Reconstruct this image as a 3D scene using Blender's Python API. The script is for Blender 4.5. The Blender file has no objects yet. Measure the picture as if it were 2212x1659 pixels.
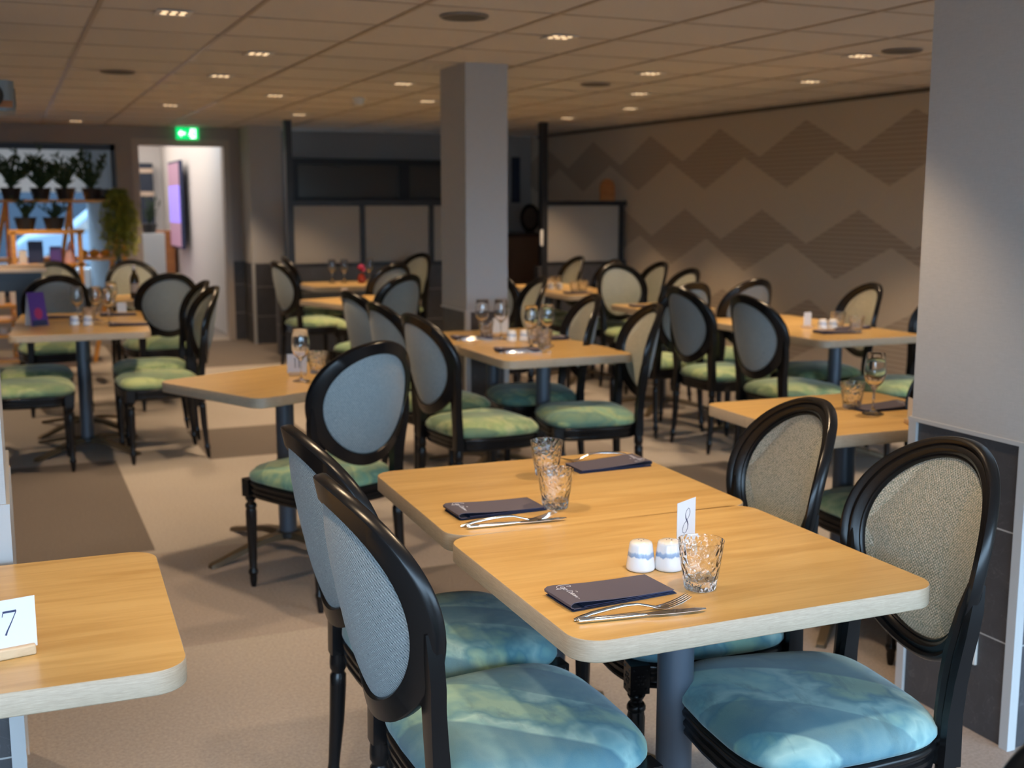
import bpy, math, random
from mathutils import Vector, Matrix
from math import sin, cos, pi, radians as R
random.seed(7)
SC = bpy.context.scene
COL = SC.collection
# ------------------------------------------------------------------ camera
FPX = 2500.0
cam_d = bpy.data.cameras.new('camera'); cam = bpy.data.objects.new('camera', cam_d); COL.objects.link(cam)
PITCH = math.atan((829.5-438)/FPX); YAW = math.atan(1101*cos(PITCH)/FPX)
cam.location = (0, 0, 1.5)
cam.rotation_euler = (pi/2-PITCH, 0, -YAW)
cam_d.sensor_width = 36; cam_d.lens = 36*FPX/2212
cam_d.clip_start = .05; cam_d.clip_end = 200
cam_d.dof.use_dof = True; cam_d.dof.focus_distance = 2.12; cam_d.dof.aperture_fstop = 4.2; cam_d.dof.aperture_blades = 9
SC.camera = cam
SC.view_settings.view_transform = 'Standard'
try: SC.view_settings.look = 'None'
except Exception: pass
SC.view_settings.gamma = 1; SC.view_settings.use_curve_mapping = False
SC.view_settings.exposure = 0.33
# ------------------------------------------------------------------ light
SKY = 12.0; SPOT = 78.0
w = bpy.data.worlds.new('world'); SC.world = w; w.use_nodes = True
wn = w.node_tree; bg = wn.nodes['Background']
tc = wn.nodes.new('ShaderNodeTexCoord'); sx = wn.nodes.new('ShaderNodeSeparateXYZ'); rp = wn.nodes.new('ShaderNodeValToRGB')
wn.links.new(tc.outputs['Generated'], sx.inputs[0]); wn.links.new(sx.outputs[2], rp.inputs[0])
rp.color_ramp.elements[0].position = .0; rp.color_ramp.elements[0].color = (.14, .18, .22, 1)
rp.color_ramp.elements[1].position = .06; rp.color_ramp.elements[1].color = (.50, .74, 1.0, 1)
wn.links.new(rp.outputs[0], bg.inputs[0]); bg.inputs[1].default_value = SKY
def lamp(name, kind, loc, energy, color, rot=(0, 0, 0), size=None, sy=None, spot=None, blend=.6, rad=.04, portal=False):
    d = bpy.data.lights.new(name, kind); d.energy = energy; d.color = color
    if kind == 'AREA':
        d.shape = 'RECTANGLE'; d.size = size; d.size_y = sy or size
        if portal: d.cycles.is_portal = True
    if kind == 'SPOT': d.spot_size = R(spot); d.spot_blend = blend; d.shadow_soft_size = rad
    if kind == 'POINT': d.shadow_soft_size = rad
    o = bpy.data.objects.new(name, d); COL.objects.link(o); o.location = loc; o.rotation_euler = rot
    return o
CEIL = 2.30
GX0, GY0, GP = .41, 4.03, .607
XL, XR, YF, YB = -3.8, 6.0, -2.4, 12.95
lamp('window_portal', 'AREA', (1.1, YF+.06, 1.2), 1, (1, 1, 1), (R(-90), 0, 0), 9.4, 2.2, portal=True)
WARM = (1.0, .72, .44)
LX = [.715, 1.32, 1.93, 2.535, 3.14, 3.75, 4.36]
SPOTS = [(.715, 5.24), (1.32, 6.46), (1.32, 7.67), (1.32, 10.10), (1.93, 8.89), (2.535, 7.67), (3.14, 8.89), (2.535, 5.24), (4.36, 5.24),
         (3.75, 6.46), (4.36, 7.67), (.715, 12.4), (1.93, 11.8), (.1, 10.7), (4.97, 8.89), (4.97, 6.46), (4.97, 10.1), (3.75, 10.1), (2.535, 10.7), (4.97, 4.0),  # the spot before the plant shelf is added, only to brighten its wood
         (1.93, 4.03), (.715, 2.81), (3.14, 3.4), (1.32, 1.6), (1.93, 2.81), (-.5, 6.46), (-.5, 4.03), (-.5, 8.89), (.1, 1.6)]
# ------------------------------------------------------------------ materials
def mat(name, base=(.5, .5, .5), rough=.5, metal=0.0, **kw):
    m = bpy.data.materials.new(name); m.use_nodes = True
    b = m.node_tree.nodes['Principled BSDF']
    b.inputs['Base Color'].default_value = (*base, 1); b.inputs['Roughness'].default_value = rough; b.inputs['Metallic'].default_value = metal
    for k, v in kw.items(): b.inputs[k].default_value = v
    return m
class NT:
    def __init__(s, m):
        s.m = m; s.t = m.node_tree; s.b = s.t.nodes['Principled BSDF']; s.tc = s.t.nodes.new('ShaderNodeTexCoord')
    def n(s, ty, **kw):
        x = s.t.nodes.new('ShaderNode'+ty)
        for k, v in kw.items(): setattr(x, k, v)
        return x
    def l(s, a, b): s.t.links.new(a, b)
    def sock(s, v, i):
        if isinstance(v, (int, float)): i.default_value = v
        elif isinstance(v, tuple): i.default_value = (*v, 1) if len(v) == 3 and i.type == 'RGBA' else v
        else: s.l(v, i)
    def math(s, op, a, b=0.0, c=None):
        x = s.n('Math', operation=op); s.sock(a, x.inputs[0]); s.sock(b, x.inputs[1])
        if c is not None: s.sock(c, x.inputs[2])
        return x.outputs[0]
    def noise(s, scale, vec=None, detail=3, rough=.5, dist=0.0):
        x = s.n('TexNoise'); x.inputs['Scale'].default_value = scale; x.inputs['Detail'].default_value = detail
        x.inputs['Roughness'].default_value = rough; x.inputs['Distortion'].default_value = dist
        s.l(vec if vec is not None else s.tc.outputs['Object'], x.inputs['Vector']); return x.outputs['Fac']
    def mapping(s, scale=(1, 1, 1), loc=(0, 0, 0), rot=(0, 0, 0), vec=None):
        x = s.n('Mapping'); x.inputs['Scale'].default_value = scale; x.inputs['Location'].default_value = loc; x.inputs['Rotation'].default_value = rot
        s.l(vec if vec is not None else s.tc.outputs['Object'], x.inputs['Vector']); return x.outputs[0]
    def ramp(s, fac, stops, interp='LINEAR'):
        x = s.n('ValToRGB'); e = x.color_ramp.elements; x.color_ramp.interpolation = interp
        while len(e) < len(stops): e.new(.5)
        for i, (p, c) in enumerate(stops): e[i].position = p; e[i].color = (*c, 1)
        s.l(fac, x.inputs[0]); return x.outputs[0]
    def mix(s, f, a, b, mode='MIX'):
        x = s.n('Mix', data_type='RGBA', blend_type=mode); s.sock(f, x.inputs[0]); s.sock(a, x.inputs[6]); s.sock(b, x.inputs[7]); return x.outputs[2]
    def bump(s, h, strength=.3, dist=.002):
        x = s.n('Bump'); x.inputs['Strength'].default_value = strength; x.inputs['Distance'].default_value = dist
        s.l(h, x.inputs['Height']); s.l(x.outputs[0], s.b.inputs['Normal'])
    def color(s, c): s.l(c, s.b.inputs['Base Color'])
    def xyz(s, vec=None):
        x = s.n('SeparateXYZ'); s.l(vec if vec is not None else s.tc.outputs['Object'], x.inputs[0]); return x.outputs
def M_carpet(name, a, b):
    m = mat(name, a, .95); t = NT(m)
    f = t.noise(500, detail=2); g = t.noise(1.6, detail=4, rough=.6); h = t.noise(95, detail=4, rough=.75)
    c = t.mix(t.ramp(h, [(.36, (0, 0, 0)), (.64, (1, 1, 1))]), tuple(x*1.08 for x in a), tuple(x*.84 for x in b)); c = t.mix(t.math('MULTIPLY', f, .4), c, b); c = t.mix(t.math('MULTIPLY', g, .35), c, tuple(x*.72 for x in a)); t.color(c); t.bump(f, .5, .003); return m
carpet_l = M_carpet('carpet_light', (.42, .375, .34), (.34, .305, .28))
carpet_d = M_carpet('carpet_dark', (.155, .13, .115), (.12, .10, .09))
carpet_p = M_carpet('carpet_mid', (.36, .31, .285), (.29, .25, .23))
def M_wood(name, base, dark, rough=.33, sc=(1.2, 14, 14), coat=.0):
    m = mat(name, base, rough); t = NT(m)
    oi = t.n('ObjectInfo'); add = t.n('VectorMath', operation='ADD'); sc_ = t.n('VectorMath', operation='SCALE')
    t.l(oi.outputs['Random'], sc_.inputs['Scale']); sc_.inputs[0].default_value = (7, 3, 5)
    t.l(t.tc.outputs['Object'], add.inputs[0]); t.l(sc_.outputs[0], add.inputs[1])
    v = t.mapping(sc, vec=add.outputs[0]); f = t.noise(2.0, v, 5, .6, .6); g = t.noise(6.0, t.mapping((3, 60, 60), vec=add.outputs[0]), 3)
    k = t.noise(3.2, t.mapping((1, 2.2, 1), vec=add.outputs[0]), 2)
    c = t.mix(t.ramp(f, [(.38, (0, 0, 0)), (.66, (1, 1, 1))]), base, dark)
    c = t.mix(t.math('MULTIPLY', g, .22), c, tuple(x*.7 for x in dark))
    c = t.mix(t.ramp(k, [(.74, (0, 0, 0)), (.79, (.7, .7, .7))]), c, tuple(x*.45 for x in dark)); t.color(c)
    return m
oak = M_wood('oak_laminate', (.63, .42, .165), (.50, .305, .105), .30)
def M_edge():
    m = mat('oak_edge_band', (.5, .42, .32), .5); t = NT(m)
    f = t.noise(4, t.mapping((9, 9, 230)), 4, .7); g = t.noise(90, t.mapping((1, 1, .22)), 2)
    c = t.mix(t.ramp(f, [(.3, (0, 0, 0)), (.7, (1, 1, 1))]), (.50, .40, .29), (.33, .255, .18)); c = t.mix(t.math('MULTIPLY', g, .3), c, (.30, .24, .17)); t.color(c); return m
oak_edge = M_edge()
black = mat('black_lacquer', (.006, .0055, .006), .27, **{'Specular IOR Level': .34})
black_matte = mat('black_matte_lacquer', (.013, .012, .013), .42)
metal_dark = mat('black_steel', (.02, .02, .022), .4, .3)
pole_m = mat('grey_powder_coat', (.075, .09, .115), .38, .35)
bronze = mat('bronze_brown_steel', (.12, .085, .05), .42, .5)
def M_twill():
    m = mat('blue_grey_twill', (.4, .46, .5), .9); t = NT(m)
    xs = t.xyz(); a = t.math('ADD', xs[0], t.math('MULTIPLY', xs[2], .8)); j = t.noise(300, detail=1)
    wv = t.math('SINE', t.math('ADD', t.math('MULTIPLY', a, 900), t.math('MULTIPLY', j, 5.0)))
    br = t.math('SINE', t.math('MULTIPLY', t.math('SUBTRACT', xs[2], t.math('MULTIPLY', xs[0], .6)), 560))
    f = t.math('MULTIPLY_ADD', t.math('MULTIPLY', wv, t.math('MULTIPLY_ADD', br, .4, .6)), .5, .5)
    t.color(t.mix(f, (.065, .09, .105), (.37, .41, .42))); t.bump(f, .5, .0012); t.b.inputs['Sheen Weight'].default_value = .15; return m
twill = M_twill()
def M_weave():
    m = mat('beige_green_weave', (.5, .46, .38), .9); t = NT(m)
    xs = t.xyz(); j = t.noise(260, detail=1)
    a = t.math('SINE', t.math('ADD', t.math('MULTIPLY', xs[0], 800), t.math('MULTIPLY', j, 3)))
    b = t.math('SINE', t.math('MULTIPLY', xs[2], 800)); f = t.math('MULTIPLY_ADD', t.math('MULTIPLY', a, b), .5, .5)
    k = t.noise(420, detail=2)
    c = t.mix(f, (.24, .245, .21), (.64, .61, .53)); c = t.mix(t.ramp(k, [(.50, (0, 0, 0)), (.60, (1, 1, 1))]), c, (.16, .21, .17))
    t.color(c); t.bump(f, .6, .0015); return m
weave = M_weave()
def M_velvet(name, cols, band):
    m = mat(name, cols[0], .8); t = NT(m)
    oi = t.n('ObjectInfo'); add = t.n('VectorMath', operation='ADD'); sc_ = t.n('VectorMath', operation='SCALE')
    t.l(oi.outputs['Random'], sc_.inputs['Scale']); sc_.inputs[0].default_value = (9, 13, 0)
    t.l(t.tc.outputs['Object'], add.inputs[0]); t.l(sc_.outputs[0], add.inputs[1]); V = add.outputs[0]
    f = t.noise(4.6, V, 4, .5, .2); g = t.noise(9, t.mapping((1, 2.6, 1), vec=V), 5, .62, .3); s = t.noise(900, V, 1)
    n = len(cols); c = t.ramp(f, [(.36+.28*i/(n-1), cols[i]) for i in range(n)])
    xs = t.xyz(t.mapping(rot=(0, 0, R(33)), vec=V)); wob = t.noise(1.6, V, 1)
    st = t.math('FRACT', t.math('MULTIPLY', t.math('ADD', xs[0], t.math('MULTIPLY', wob, .25)), 3.3))
    msk = t.ramp(st, [(.0, (0, 0, 0)), (.52, (0, 0, 0)), (.545, (1, 1, 1)), (.985, (.65, .65, .65)), (1, (0, 0, 0))])
    c = t.mix(t.math('MULTIPLY', msk, .85), c, t.mix(f, band, tuple(x*.55 for x in band)))
    c = t.mix(t.ramp(g, [(.54, (0, 0, 0)), (.70, (.55, .55, .55))]), c, tuple(x*.45 for x in cols[1]))
    c = t.mix(t.math('MULTIPLY', s, .12), c, (.55, .65, .6)); t.color(c)
    t.b.inputs['Sheen Weight'].default_value = .25; t.b.inputs['Sheen Roughness'].default_value = .4; t.bump(t.noise(7, V, 2), .25, .02); return m
velvet_teal_daylit = M_velvet('velvet_teal_daylit', [(.20, .40, .38), (.10, .27, .32), (.25, .43, .43), (.05, .19, .24), (.20, .35, .27)], (.035, .155, .235))  # likely the same green cloth, with blue daylight put into its colours
velvet_mix = M_velvet('velvet_green_teal', [(.38, .46, .20), (.17, .36, .23), (.32, .42, .20), (.09, .24, .18), (.30, .44, .26)], (.045, .17, .15))
velvet_green = M_velvet('velvet_green', [(.36, .43, .18), (.22, .33, .13), (.38, .43, .20), (.13, .24, .11), (.33, .42, .20)], (.09, .19, .11))
def M_wallpaper(name, base, var):
    m = mat(name, base, .8); t = NT(m)
    f = t.noise(40, t.mapping((1, 1, 14)), 3); g = t.noise(40, t.mapping((14, 14, 1)), 3)
    c = t.mix(t.math('MULTIPLY', t.math('ADD', f, g), .5), base, var); t.color(c); t.bump(f, .1, .001); return m
wallpaper = M_wallpaper('grey_linen_wallpaper', (.52, .505, .49), (.35, .34, .335))
wall_taupe = M_wallpaper('taupe_wallpaper', (.36, .33, .31), (.28, .255, .24))
wall_white = mat('white_paint', (.78, .76, .74), .7)
trim_m = mat('satin_trim', (.55, .52, .48), .35, .3)
trim_w = mat('pale_trim', (.44, .44, .44), .45)
def M_tile():
    m = mat('slate_tile', (.03, .03, .033), .45); t = NT(m); xs = t.xyz()
    z = t.math('FRACT', t.math('DIVIDE', t.math('ADD', xs[2], .015), .3145))
    h = t.math('SUBTRACT', 1, t.math('LESS_THAN', t.math('ABSOLUTE', t.math('SUBTRACT', z, .995)), .008))
    f = t.noise(9, detail=6, rough=.65, dist=.7); v = t.noise(5, detail=3, dist=3)
    c = t.mix(f, (.030, .030, .034), (.075, .072, .078)); c = t.mix(t.ramp(v, [(.495, (0, 0, 0)), (.5, (.35, .35, .35)), (.505, (0, 0, 0))]), c, (.16, .16, .17))
    t.color(t.mix(h, (.38, .37, .36), c)); t.bump(f, .3, .003); return m
tile = M_tile()
def M_chevron():
    m = mat('zigzag_wallpaper', (.5, .4, .3), .75); t = NT(m); xs = t.xyz(); Y, Z = xs[1], xs[2]
    def tri(y0): return t.math('ABSOLUTE', t.math('SUBTRACT', 1, t.math('MULTIPLY', t.math('FRACT', t.math('DIVIDE', t.math('SUBTRACT', Y, y0), 1.24)), 2)))
    msk = None
    for k in (0, 1, 2):
        up = t.math('MULTIPLY_ADD', tri(7.83+.56*k-12.4), .275, 1.89-.72*k); lo = t.math('MULTIPLY_ADD', tri(7.44+.57*k-12.4), .27, 1.62-.72*k)
        a = t.math('MULTIPLY', t.math('LESS_THAN', Z, up), t.math('GREATER_THAN', Z, lo)); msk = a if msk is None else t.math('MAXIMUM', msk, a)
    ln = t.math('GREATER_THAN', t.math('FRACT', t.math('MULTIPLY', Z, 27)), .62)
    base = t.mix(t.noise(60, detail=2), (.55, .46, .36), (.48, .40, .31))
    dk = t.mix(ln, (.40, .32, .245), (.32, .25, .19))
    t.color(t.mix(msk, base, dk)); return m
chevron = M_chevron()
def M_ceil():
    m = mat('mineral_ceiling_tile', (.62, .56, .50), .85); t = NT(m); f = t.noise(220, detail=3)
    t.color(t.mix(f, (.72, .66, .61), (.62, .56, .51))); t.bump(f, .15, .001); return m
ceil_m = M_ceil()
grid_m = mat('ceiling_bar', (.40, .31, .23), .35)
glass = mat('clear_glass', (1, 1, 1), .02, **{'Transmission Weight': 1.0, 'IOR': 1.45})
def M_tumbler():
    m = mat('dimpled_glass', (1, 1, 1), .02, **{'Transmission Weight': 1.0, 'IOR': 1.45}); t = NT(m)
    v = t.n('TexVoronoi'); v.feature = 'SMOOTH_F1'; v.inputs['Scale'].default_value = 105; t.l(t.mapping((1, 1, .8)), v.inputs['Vector'])
    t.bump(v.outputs['Distance'], .9, .006); return m
tumbler_g = M_tumbler()
pane = mat('window_pane', (1, 1, 1), .03, **{'Transmission Weight': 1.0, 'IOR': 1.05})
frost = mat('frosted_glass', (.48, .43, .37), .42, **{'Transmission Weight': .35, 'IOR': 1.3})
dim_glass = mat('dark_window_glass', (.09, .085, .08), .12)
steel = mat('polished_cutlery_steel', (.80, .79, .78), .13, 1.0)
napkin_m = mat('aubergine_paper_napkin', (.085, .075, .105), .85)
napkin_n = mat('navy_napkin_inside', (.02, .028, .075), .85)
ink_w = mat('white_print', (.62, .62, .68), .7)
card_m = mat('white_card', (.66, .66, .68), .55)
ink = mat('dark_ink', (.02, .03, .09), .5)
block_m = M_wood('pale_beech', (.66, .48, .30), (.50, .34, .2), .5, (4, 30, 30))
def M_shaker():
    m = mat('white_glazed_ceramic', (.8, .8, .82), .18, **{'Coat Weight': .4}); t = NT(m); xs = t.xyz()
    z = t.math('ADD', xs[2], t.math('MULTIPLY', t.noise(120, t.mapping((1, 1, .15)), 2), .012))
    c = t.ramp(t.math('MULTIPLY', z, 10), [(.0, (.80, .81, .84)), (.34, (.80, .81, .84)), (.37, (.25, .36, .56)), (.43, (.32, .43, .62)), (.47, (.74, .77, .84)), (.62, (.78, .80, .85)), (.66, (.78, .74, .68)), (1, (.78, .74, .68))])
    t.color(c); return m
ceramic = M_shaker()
plant_g = mat('leaf_green', (.025, .055, .02), .6)
plant_y = mat('trailing_leaf_green', (.30, .30, .04), .6)
pot_m = mat('dark_pot', (.02, .02, .022), .5)
shelf_wood = M_wood('honey_pine', (.80, .38, .06), (.60, .25, .03), .45, (2, 20, 20))
navy = mat('navy_panel', (.012, .022, .045), .4)
beige_top = mat('beige_worktop', (.60, .47, .36), .4)
def emis(name, c, s):
    m = mat(name, c, .5); b = m.node_tree.nodes['Principled BSDF']; b.inputs['Emission Color'].default_value = (*c, 1); b.inputs['Emission Strength'].default_value = s; return m
led = emis('warm_led', (1, .72, .42), 1.0)
led_off = mat('lamp_reflector', (.55, .48, .4), .4, .3)
exit_g = emis('exit_green', (.0, .42, .10), 1.6); exit_w = emis('exit_white', (.75, 1, .85), 2.2)
screen_a = emis('screen_violet', (.26, .19, .75), .9); screen_b = emis('screen_rose', (.35, .2, .28), .5)
purple = mat('purple_print', (.10, .04, .26), .4); flower_red = mat('magenta_petals', (.45, .03, .12), .6)
orange = mat('orange_rind', (.75, .27, .02), .5); car_m = mat('pale_blue_car_paint', (.085, .115, .15), .6, **{'Specular IOR Level': 0.1}); rubber = mat('rubber', (.02, .02, .02), .7)
plastic_g = mat('grey_plastic', (.30, .33, .36), .4); plastic_w = mat('white_plastic', (.7, .68, .64), .4); orange_wood = M_wood('orange_wood', (.42, .16, .04), (.3, .1, .02), .5)
street = mat('street', (.03, .036, .042), .9, **{'Specular IOR Level': 0.0}); facade = mat('facade', (.02, .026, .034), .9, **{'Specular IOR Level': 0.0})
# ------------------------------------------------------------------ mesh helpers
class MB:
    def __init__(s): s.v = []; s.f = []; s.mi = []
    def add(s, vs, fs, mi=0):
        o = len(s.v); s.v += [tuple(x) for x in vs]; s.f += [tuple(i+o for i in f) for f in fs]; s.mi += [mi]*len(fs); return s
    def box(s, x0, x1, y0, y1, z0, z1, mi=0):
        v = [(x, y, z) for z in (z0, z1) for y in (y0, y1) for x in (x0, x1)]
        return s.add(v, [(0, 2, 3, 1), (4, 5, 7, 6), (0, 1, 5, 4), (2, 6, 7, 3), (0, 4, 6, 2), (1, 3, 7, 5)], mi)
    def obox(s, c, size, M=None, mi=0):
        M = M or Matrix(); hx, hy, hz = [q/2 for q in size]
        v = [Vector(c)+M.to_3x3() @ Vector((x, y, z)) for z in (-hz, hz) for y in (-hy, hy) for x in (-hx, hx)]
        return s.add(v, [(0, 2, 3, 1), (4, 5, 7, 6), (0, 1, 5, 4), (2, 6, 7, 3), (0, 4, 6, 2), (1, 3, 7, 5)], mi)
    def loft(s, rings, cap=True, mi=0, closed_ring=True, closed_path=False):
        n = len(rings[0]); vs = [p for r in rings for p in r]; fs = []
        m = len(rings); segs = n if closed_ring else n-1
        for i in range(m if closed_path else m-1):
            a = i*n; b = ((i+1) % m)*n
            for j in range(segs):
                k = (j+1) % n; fs.append((a+j, a+k, b+k, b+j))
        if cap and not closed_path and closed_ring: fs.append(tuple(reversed(range(n)))); fs.append(tuple((m-1)*n+j for j in range(n)))
        return s.add(vs, fs, mi)
    def lathe(s, prof, c=(0, 0, 0), seg=24, mi=0, cap=True, flute=0, fl_range=None):
        rings = []
        for r, z in prof:
            ring = []
            for j in range(seg):
                a = 2*pi*j/seg; rr = r
                if flute and fl_range[0] < z < fl_range[1]: rr = r*(1-(flute if j % 2 else 0))
                ring.append((c[0]+rr*cos(a), c[1]+rr*sin(a), c[2]+z))
            rings.append(ring)
        return s.loft(rings, cap, mi)
    def tube(s, pts, rad, seg=8, mi=0, cap=True, flat=1.0):
        pts = [Vector(p) for p in pts]; n = len(pts); rad = rad if isinstance(rad, (list, tuple)) else [rad]*n; rings = []; up = Vector((0, 0, 1))
        for i, p in enumerate(pts):
            d = (pts[min(i+1, n-1)]-pts[max(i-1, 0)]).normalized()
            if abs(d.dot(up)) > .97: up = Vector((0, 1, 0))
            x = d.cross(up).normalized(); y = x.cross(d).normalized()
            rings.append([p+x*rad[i]*cos(2*pi*j/seg)+y*rad[i]*flat*sin(2*pi*j/seg) for j in range(seg)])
        return s.loft(rings, cap, mi)
    def prism(s, poly, z0, z1, mi=0, side=None):
        n = len(poly); v = [(x, y, z0) for x, y in poly]+[(x, y, z1) for x, y in poly]
        s.add(v, [tuple(reversed(range(n))), tuple(range(n, 2*n))], mi)
        return s.add(v, [(i, (i+1) % n, (i+1) % n+n, i+n) for i in range(n)], mi if side is None else side)
    def mesh(s, name, mats, smooth=35):
        me = bpy.data.meshes.new(name); me.from_pydata(s.v, [], s.f)
        for m in (mats if isinstance(mats, (list, tuple)) else [mats]): me.materials.append(m)
        me.polygons.foreach_set('material_index', s.mi)
        if smooth:
            me.polygons.foreach_set('use_smooth', [True]*len(me.polygons)); me.update(); me.set_sharp_from_angle(angle=R(smooth))
        me.update(); return me
    def build(s, name, mats, parent=None, smooth=35, bevel=0):
        o = bpy.data.objects.new(name, s.mesh(name, mats, smooth)); COL.objects.link(o)
        if parent: o.parent = parent
        if bevel:
            b = o.modifiers.new('b', 'BEVEL'); b.width = bevel; b.segments = 2; b.limit_method = 'ANGLE'
        return o
def thing(name, label, cat, loc=(0, 0, 0), rz=0, group=None):
    o = bpy.data.objects.new(name, None); COL.objects.link(o); o.empty_display_size = .1
    o.location = loc; o.rotation_euler = (0, 0, rz); o['label'] = label; o['category'] = cat
    if group: o['group'] = group
    return o
def tag(o, label, cat, group=None, loc=None, rz=None):
    o['label'] = label; o['category'] = cat
    if group: o['group'] = group
    if loc is not None: o.location = loc
    if rz is not None: o.rotation_euler = (0, 0, rz)
    return o
def struct(name, mb, m, smooth=0, bevel=0):
    o = mb.build(name, m, None, smooth, bevel); o['kind'] = 'structure'; return o
def dup(root, loc, rz, label, group=None):
    r = root.copy(); COL.objects.link(r); r.location = loc; r.rotation_euler = (0, 0, rz); r['label'] = label
    if group: r['group'] = group
    for ch in list(root.children):
        c = ch.copy(); COL.objects.link(c); c.parent = r
        for g in ch.children:
            d = g.copy(); COL.objects.link(d); d.parent = c
    return r
class Maker:                     # first call places the prototype itself, later calls copy it
    def __init__(s, fn): s.fn = fn; s.root = None; s.used = False
    def __call__(s, loc, rz, label, group=None):
        if s.root is None: s.root = s.fn()
        if not s.used:
            s.used = True; o = s.root; o.location = loc; o.rotation_euler = (0, 0, rz); o['label'] = label
            if group: o['group'] = group
            return o
        return dup(s.root, loc, rz, label, group)
def ribbon(mb, pts, wd, to3, thick=.0004, mi=0):
    """a stroke of pen: flat strip along 2-D points, to3 maps (u, v, h) into space"""
    n = len(pts); wd = wd if isinstance(wd, (list, tuple)) else [wd]*n; L = []; Rr = []
    for i in range(n):
        a = Vector(pts[max(i-1, 0)]); b = Vector(pts[min(i+1, n-1)]); d = (b-a); d = d.normalized() if d.length > 0 else Vector((1, 0))
        q = Vector((-d.y, d.x))*wd[i]/2; p = Vector(pts[i]); L.append(p+q); Rr.append(p-q)
    rings = [[to3(a.x, a.y, 0), to3(b.x, b.y, 0), to3(b.x, b.y, thick), to3(a.x, a.y, thick)] for a, b in zip(L, Rr)]
    mb.loft(rings, True, mi)
# ------------------------------------------------------------------ room shell
mb = MB(); z = 0
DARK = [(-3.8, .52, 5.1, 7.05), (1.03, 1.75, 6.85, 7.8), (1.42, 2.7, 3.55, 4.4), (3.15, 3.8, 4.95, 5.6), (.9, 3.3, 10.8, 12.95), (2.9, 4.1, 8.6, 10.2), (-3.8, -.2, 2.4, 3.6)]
MID = [(.2, 1.7, 3.9, 5.05), (.1, 1.4, -.2, 1.62), (2.1, 3.6, 2.1, 3.3), (2.0, 3.4, 5.9, 6.9)]
xs = sorted({XL, XR}.union(*[{a, b} for a, b, _, _ in DARK+MID])); ys = sorted({YF, 13.1}.union(*[{c, d} for _, _, c, d in DARK+MID]))
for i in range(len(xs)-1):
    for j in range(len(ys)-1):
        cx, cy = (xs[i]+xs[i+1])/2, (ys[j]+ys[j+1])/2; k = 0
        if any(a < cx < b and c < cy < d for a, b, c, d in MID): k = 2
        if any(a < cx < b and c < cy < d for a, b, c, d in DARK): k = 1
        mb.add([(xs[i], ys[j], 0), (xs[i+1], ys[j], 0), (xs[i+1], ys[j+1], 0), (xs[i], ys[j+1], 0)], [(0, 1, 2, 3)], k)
struct('floor', mb, [carpet_l, carpet_d, carpet_p])
struct('ceiling', MB().box(XL, XR+.1, YF, 13.2, CEIL, CEIL+.08), ceil_m)
mb = MB(); k = -12
while GX0+GP*k < XR:
    x = GX0+GP*k; k += 1
    if x > XL: mb.box(x-.011, x+.011, YF, YB, CEIL-.004, CEIL+.002)
k = -11
while GY0+GP*k < YB:
    y = GY0+GP*k; k += 1
    if y > YF: mb.box(XL, XR, y-.007, y+.007, CEIL-.003, CEIL+.002)
struct('trim_1', mb, grid_m)
struct('wall_right', MB().box(XR, XR+.1, YF, 13.4, 0, CEIL), chevron)
struct('trim_2', MB().box(XR-.02, XR, YF, 13, CEIL-.03, CEIL-.004), mat('shadow_gap_profile', (.10, .075, .05), .5))
# back wall with window and door openings
mb = MB(); B0, B1 = YB, YB+.14
mb.box(XL, 1.11, B0, B1, 2.10, CEIL); mb.box(XL, -1.6, B0, B1, 0, 2.10); mb.box(-1.6, 1.11, B0, B1, 0, .55)
mb.box(1.11, 1.29, B0, B1, 0, CEIL); mb.box(1.29, 2.28, B0, B1, 2.16, CEIL); mb.box(2.28, 2.6, B0, B1, 0, CEIL)
struct('wall_back', mb, wall_taupe)
struct('baseboard_back', MB().box(1.12, 1.28, B0-.012, B0, 0, .865).box(2.285, 2.42, B0-.012, B0, 0, .865), tile)
struct('trim_3', MB().box(1.28, 1.345, B0-.02, B1+.02, 0, 2.10).box(2.225, 2.29, B0-.02, B1+.02, 0, 2.10).box(1.28, 2.29, B0-.02, B1+.02, 2.10, 2.17), mat('door_frame_grey', (.42, .36, .31), .45))
struct('window_1', MB().box(-1.6, 1.11, B0-.02, B0+.06, 2.04, 2.10).box(1.06, 1.11, B0-.02, B0+.06, .55, 2.10).box(-1.6, 1.11, B0-.02, B0+.06, .55, .61).box(-.35, -.3, B0, B0+.05, .6, 2.05), navy)
struct('window_2', MB().box(-1.55, 1.06, B0+.03, B0+.036, .6, 2.05), pane)
# pillar beside the door
def column(name, x0, x1, y0, y1, corners, caps=True, top=CEIL, side=wallpaper):
    struct(name, MB().box(x0, x1, y0, y1, .86, top).box(x0+.004, x1-.004, y0+.004, y1-.004, 0, .87, 1), [side, tile])
    mb = MB(); e = .024
    for cx, cy in corners:
        a = 1 if cx == x0 else -1; b = 1 if cy == y0 else -1
        P = [(cx-.006*a, cy-.006*b), (cx+e*a, cy-.006*b), (cx+e*a, cy+.005*b), (cx+.005*a, cy+.005*b), (cx+.005*a, cy+e*b), (cx-.006*a, cy+e*b)]
        mb.prism(P if a*b > 0 else P[::-1], 0, .856)
    if caps: mb.box(x0-.007, x1+.007, y0-.007, y1+.007, .8562, .868)
    struct('trim_%d' % column.n, mb, trim_w); column.n += 1
column.n = 4
column('wall_pillar_by_door', 2.40, 2.74, 12.42, 13.0, [(2.40, 12.42)], False)
column('wall_pillar_middle', 2.49, 2.756, 6.40, 6.82, [(2.49, 6.40), (2.756, 6.40)])
column('wall_pillar_right', 2.459, 3.2, 2.215, 2.648, [(2.459, 2.215), (2.459, 2.648)])
column('wall_pillar_left', -.60, -.032, 2.62, 3.2, [(-.032, 2.62)])
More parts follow.
